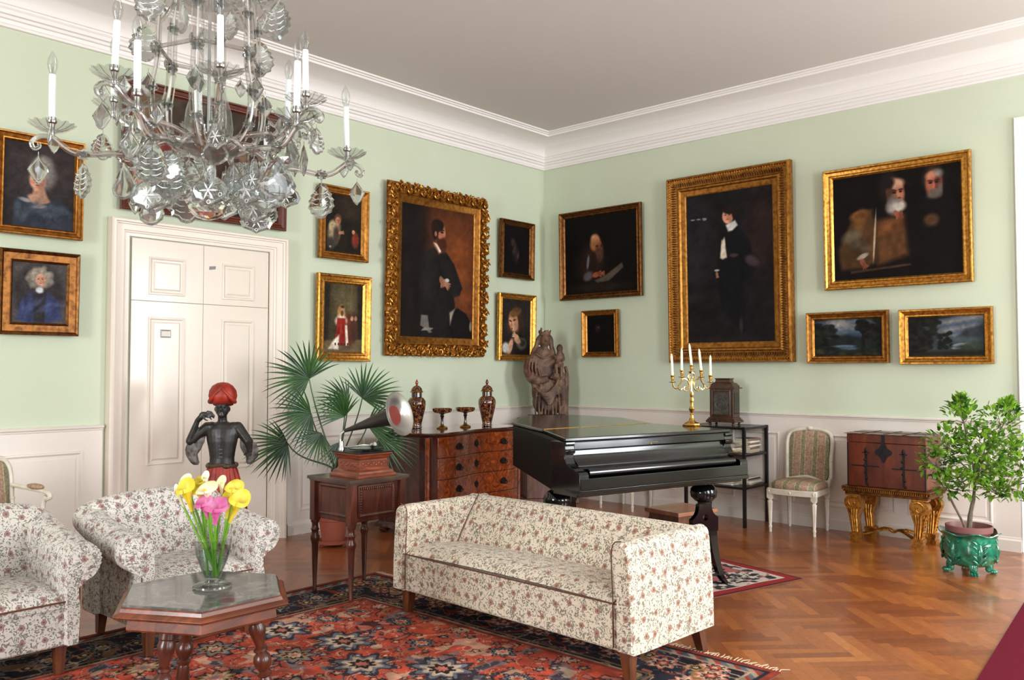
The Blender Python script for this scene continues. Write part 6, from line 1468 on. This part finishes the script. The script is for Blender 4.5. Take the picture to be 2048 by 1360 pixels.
# ================================================================== crystal chandelier
def chandelier():
    CX, CY = -6.21, -3.678
    s = thing('crystal_chandelier', 'large crystal chandelier with white electric candles and cut glass drops', 'chandelier', (CX, CY, 0), YAW-PI/2)
    # local: X = picture right, Y = away from the camera, Z up
    q = random.Random(31)
    b = MB(); b.tube([(0, 0, 2.05), (0, 0, 3.3)], .006, 8)
    for i in range(18): b.tube([(.014*math.cos(a) if i % 2 else 0, 0 if i % 2 else .014*math.cos(a), 3.32+.04*i+.026*math.sin(a)) for a in [2*PI*k/10 for k in range(11)]], .003, 5)
    b.lathe([(.09, 4.045), (.085, 4.03), (.03, 4.0), (.008, 3.97)], 24); b.build('rod_and_chain', M_SILV, s)
    cut = M_TUBE; core = plain('pale_core_metal', (214, 212, 208), .4, metal=.3)
    def rosette(b, p, r, nrm=None):
        Q = (Vector(nrm) if nrm else Vector((0, -1, 0))).to_track_quat('Z', 'Y').to_matrix().to_4x4(); T_ = Matrix.Translation(Vector(p)) @ Q
        b.lathe([(r*.2, -r*.25), (r*.95, -r*.15), (r, 0), (r*.8, r*.2), (r*.3, r*.4), (.001, r*.42)], 16, T=T_, flute=.14, fn=8)
    # cage of glass-sleeved bars
    for k in range(6):
        a = PI/6+k*PI/3+.12; ca, sa = math.cos(a), math.sin(a)
        P = crom([(.11*ca, .11*sa, 2.90), (.150*ca, .150*sa, 2.76), (.168*ca, .168*sa, 2.60), (.172*ca, .172*sa, 2.46), (.190*ca, .190*sa, 2.34), (.175*ca, .175*sa, 2.25), (.12*ca, .12*sa, 2.185), (.07*ca, .07*sa, 2.17)], 5)
        b = MB(); nx, ny = -sa*.013, ca*.013
        for sg in (-1, 1): b.tube([(p.x+sg*nx, p.y+sg*ny, p.z) for p in P], .0085, 8)
        bar = b.build('cage_bar', cut, s)
        b = MB(); b.tube([tuple(p) for p in P], .004, 6); b.build('metal_core', core, bar)
        for i in (5, 9, 14, 19, 25):
            b = MB(); rosette(b, P[i], .021, (ca, sa, 0)); b.ell(P[i], (.022, .022, .008), 10, 5); b.build('rosette', M_CRY, bar)
    for k in range(6):
        a0 = PI/6+k*PI/3+.12; a1 = a0+PI/3; p0 = Vector((.17*math.cos(a0), .17*math.sin(a0), 2.505)); p1 = Vector((.17*math.cos(a1), .17*math.sin(a1), 2.505)); e = (p1-p0)*.12
        b = MB(); b.tube([p0-e, p1+e], .0075, 8); 
        br = b.build('cross_bar', cut, s); 
        for p_, e_ in ((p0-e, -e), (p1+e, e)): b = MB(); rosette(b, p_, .016, e_); b.build('rosette', M_CRY, br)
    # upper crown dish
    b = MB(); b.lathe([(.02, 2.72), (.09, 2.70), (.16, 2.74), (.19, 2.80), (.185, 2.805), (.15, 2.75), (.02, 2.74)], 36, flute=.06, fn=12); b.build('crown_dish', M_TGL, s)
    # centre body
    b = MB(); b.lathe([(.012, 2.62), (.03, 2.58), (.04, 2.54), (.022, 2.50), (.03, 2.44), (.055, 2.38), (.075, 2.31), (.082, 2.25), (.075, 2.215), (.03, 2.20), (.012, 2.19)], 28, flute=.05, fn=10); b.build('glass_baluster', M_TGL, s)
    b = MB(); b.lathe([(.02, 2.20), (.10, 2.19), (.105, 2.18), (.09, 2.165), (.03, 2.15), (.015, 2.12)], 28); b.build('arm_plate', M_SILV, s)
    b = MB(); b.lathe([(.012, 2.13), (.018, 2.10), (.028, 2.085), (.012, 2.07), (.012, 2.055), (.028, 2.045), (.022, 2.03)], 20); b.build('stem_glass', M_CRY, s)
    b = MB(); n = 20; rings = []
    for i in range(11):
        t = PI*i/10; rings.append([((.064*math.sin(t)+.001)*math.cos(2*PI*(k+.5*(i % 2))/n), (.064*math.sin(t)+.001)*math.sin(2*PI*(k+.5*(i % 2))/n), 1.985+.047*math.cos(t)) for k in range(n)])
    b.loft(rings); b.build('faceted_ball', M_CRY, s, smooth=0)
    # arms with electric candles: (angle, radius, cup height)
    low = [(-158, .48, 2.19), (-94, .49, 2.18), (-38, .48, 2.19), (22, .48, 2.19), (82, .48, 2.18), (140, .48, 2.18)]
    up = [(-125+60*k, .345, 2.325) for k in range(6)]
    def outline(kind):
        if kind == 0: return [(0, 0), (.12, -.12), (.30, -.42), (.42, -.66), (.36, -.84), (.16, -.97), (0, -1)]
        if kind == 1: return [(0, 0), (.10, -.06), (.13, -.22), (.13, -.34), (.36, -.50), (.44, -.68), (.36, -.86), (.14, -.93), (0, -1)]
        if kind == 2: return [(0, 0), (.16, -.10), (.22, -.18), (.20, -.24), (.34, -.34), (.31, -.40), (.41, -.50), (.37, -.57), (.42, -.68), (.34, -.74), (.33, -.84), (.20, -.88), (.12, -.97), (0, -1)]
        return [(0, 0), (.30, -.45), (.32, -.52), (.14, -.85), (0, -1)]
    protos = []
    for kind in range(4):
        o = outline(kind); full = [(x, z) for x, z in o]+[(-x, z) for x, z in o[-2:0:-1]]
        b = MB(); c = -.55
        R = lambda k, y: [(x*k, y, c+(z-c)*k) for x, z in full]
        b.loft([R(.80, -.055), R(1, -.012), R(1, .012), R(.80, .055)], cap=False)
        for sg in (-1, 1):      # ridged faces
            n0 = len(b.v); ring = R(.80, sg*.055); top, bot = (0, sg*.085, c+(0-c)*.8), (0, sg*.085, c+(-1-c)*.8); h = len(full)//2
            b._add(ring+[(0, sg*.085, c)], [(i, (i+1) % len(full), len(full)) for i in range(len(full))])
        b.box((-.012, -.012, 0), (.012, .012, .12))
        me_o = b.build('drop', M_CRY, None, smooth=20); protos.append(flip_outward(me_o).data); bpy.data.objects.remove(me_o)
    frost = plain('frosted_cut', (236, 238, 240), .3)
    def engr(kind):
        b = MB()
        if kind == 1:
            for k in range(6):
                a = k*PI/3; b.tube([(0, -.088, -.66), (.11*math.cos(a), -.074, -.66+.11*math.sin(a)), (.21*math.cos(a), -.060, -.66+.21*math.sin(a))], [.006, .022, .004], 5)
            for k in range(3):
                a = -PI/2+(k-1)*1.2; b.tube([(.27*math.cos(a)+.04*math.cos(t), -.055, -.66+.24*math.sin(a)+.04*math.sin(t)) for t in [2*PI*i/8 for i in range(9)]], .008, 4)
        else:
            for k in range(4):
                for sg in (-1, 1): b.tube([(sg*.03, -.086, -.75+.14*k), (sg*.14, -.074, -.75+.14*k), (sg*.24, -.06, -.69+.14*k)], [.004, .012, .006], 5)
        o = b.build('engraving', frost, None); me = o.data; bpy.data.objects.remove(o); return me
    EN = {1: engr(1), 2: engr(2)}
    npend = [0]
    def drop(p, h, kind, ang):
        if npend[0] >= 98: return
        npend[0] += 1
        o = bpy.data.objects.new('cut_glass_drop', protos[kind]); COL.objects.link(o); o.parent = s
        o.location = (p[0], p[1], p[2]-.016); o.scale = (h, h, h); o.rotation_euler = (0, 0, ang)
        if kind in EN and h > .08:
            e = bpy.data.objects.new('engraving', EN[kind]); COL.objects.link(e); e.parent = o
    def arm(a_, R, zc, hub_z, sag, lower):
        a = math.radians(a_); ca, sa = math.cos(a), math.sin(a); P = lambda r, z: (r*ca, r*sa, z)
        path = crom([P(.07, hub_z), P(.14, hub_z+.02), P(.22, hub_z-.03 if lower else hub_z+.02), P(R*.62, hub_z-sag), P(R*.85, zc-.05-sag*.3), P(R, zc-.012)], 5)
        o = MB().tube(path, .0098, 9).build('candle_arm', cut, s)
        b = MB(); b.tube(path, .0035, 6); b.build('metal_core', core, o)
        b = MB(); tip = crom([P(R, zc-.012), P(R+.035, zc-.014), P(R+.058, zc-.035), P(R+.050, zc-.055), P(R+.035, zc-.047), P(R+.038, zc-.036)], 4); b.tube(tip, [.0085-.003*i/len(tip) for i in range(len(tip))], 8)
        b.build('curled_end', M_CRY, o)
        for i in (12, 19):
            b = MB(); rosette(b, path[i], .020, (0, 0, 1)); rosette(b, path[i], .019, (-sa, ca, 0)); b.build('rosette', M_CRY, o)
        T_ = Matrix.Translation(P(R, zc)); n = 48; rings = []
        for r, z, f in ((.008, .0, 0), (.02, .002, 0), (.045, .012, .4), (.068, .026, 1), (.070, .030, 1), (.046, .017, .4), (.012, .006, 0)):
            rings.append([((r*(1+.05*f*math.cos(14*2*PI*k/n)))*math.cos(2*PI*k/n), (r*(1+.05*f*math.cos(14*2*PI*k/n)))*math.sin(2*PI*k/n), z+.003*f*math.cos(14*2*PI*k/n)) for k in range(n)])
        b = MB(); b.loft(rings, T=T_, cap=False); b.build('glass_drip_pan', M_TGL, o, smooth=60)
        b = MB()
        for k in range(14): b.tube([(x*.2, y*.2, .006) if False else (.015*math.cos(t), .015*math.sin(t), .006) for x, y, t in [(0, 0, 2*PI*k/14)]]+[(.045*math.cos(2*PI*k/14), .045*math.sin(2*PI*k/14), .0155), (.067*math.cos(2*PI*k/14), .067*math.sin(2*PI*k/14), .030)], .0013, 4, T=T_)
        b.build('pan_ribs', cut, o)
        b = MB(); b.lathe([(.008, -.01), (.008, .03), (.014, .034), (.015, .04), (.0115, .042), (.0115, .052)], 16, T=T_); b.build('metal_cup', M_SILV, o)
        tl = .150 if lower else .150
        lx, ly = q.uniform(-.012, .012), q.uniform(-.012, .012)
        TT = T_ @ Matrix.Rotation(lx*3, 4, 'X') @ Matrix.Rotation(ly*3, 4, 'Y')
        b = MB(); b.lathe([(.0098, .045), (.0102, .047), (.0102, .045+tl-.004), (.009, .045+tl)], 18, T=TT); b.build('candle_tube', plain('white_card_tube', (240, 244, 246), .5) if 'white_card_tube' not in bpy.data.materials else bpy.data.materials['white_card_tube'], o)
        z0 = .045+tl; b = MB(); b.lathe([(.006, z0), (.0095, z0+.006), (.0145, z0+.022), (.0165, z0+.036), (.014, z0+.052), (.008, z0+.066), (.003, z0+.076), (.0005, z0+.079)], 18, T=TT); b.build('flame_bulb', M_TGL, o)
        b = MB(); b.tube([(0, 0, z0), (0, 0, z0+.026)], [.003, .002], 6, T=TT); b.tube([(-.004, 0, z0+.026), (0, 0, z0+.040), (.004, 0, z0+.026)], .0006, 4, T=TT); b.build('filament', M_SILV, o)
        out = Vector((ca, sa, 0)); view = -PI*0
        K = q.choice([0, 2, 1]); drop(path[19]-Vector((0, 0, .012)), q.uniform(.115, .14), K, q.uniform(-.6, .6))
        drop(path[13]-Vector((0, 0, .012)), q.uniform(.10, .125), q.choice([1, 2, 0]), q.uniform(-.7, .7))
        drop(tip[-6]-Vector((0, 0, .01)), q.uniform(.085, .10), 3 if q.random() < .5 else 2, q.uniform(-1.2, 1.2))
        for i in (-1, 1): drop((P(R, zc)[0]-sa*i*.06, P(R, zc)[1]+ca*i*.06, zc+.022), .06, 3, q.uniform(-1, 1))
    for a_, R, zc in low: arm(a_, R, zc, 2.175, .035, True)
    for a_, R, zc in up: arm(a_, R, zc, 2.21, -.0, False)
    # skirt of large drops under the arm plate and among the cage
    for k in range(9):
        a = 2*PI*k/9+.2; r = .19; drop((r*math.cos(a), r*math.sin(a), 2.14-.02*(k % 2)), .155, 1 if k % 3 else 2, q.uniform(-.5, .5))
    for k in range(4):
        a = 2*PI*k/4-.3; r = .10; drop((r*math.cos(a), r*math.sin(a), 2.15), .12, k % 3, q.uniform(-.5, .5))
    for k in range(6):
        a = PI/6+k*PI/3+.12; drop((.20*math.cos(a), .20*math.sin(a), 2.43), .09, 3, q.uniform(-1, 1))
    for k in range(8):
        a = 2*PI*k/8; drop((.215*math.cos(a), .215*math.sin(a), 2.775), .11, k % 3, q.uniform(-.8, .8))
    # beaded bags of small crystals
    for dx, dy in ((-.085, -.10), (.10, .06)):
        b = MB()
        for i in range(9):
            t = i/8; r = .046*math.sin(PI*(.12+.80*t))**.7; z = 2.14-.145*t; n = max(6, int(2*PI*r/.013))
            for k in range(n): b.ell((dx+r*math.cos(2*PI*k/n+i), dy+r*math.sin(2*PI*k/n+i), z), (.0072, .0072, .0088), 6, 4)
        tag(b.build('beaded_bag', M_CRY, s, smooth=0), kind='stuff')
    # short upper arms, mostly above the picture
    for k in range(4):
        a = math.radians(-20+90*k); ca, sa = math.cos(a), math.sin(a); b = MB(); pts = crom([(.15*ca, .15*sa, 2.72), (.22*ca, .22*sa, 2.66), (.28*ca, .28*sa, 2.69), (.31*ca, .31*sa, 2.72), (.29*ca, .29*sa, 2.745)], 4); b.tube(pts, .0075, 8)
        b.build('leafy_spray', M_CRY, s); drop(pts[8]-Vector((0, 0, .01)), .14, 2, q.uniform(-.5, .5))
chandelier()
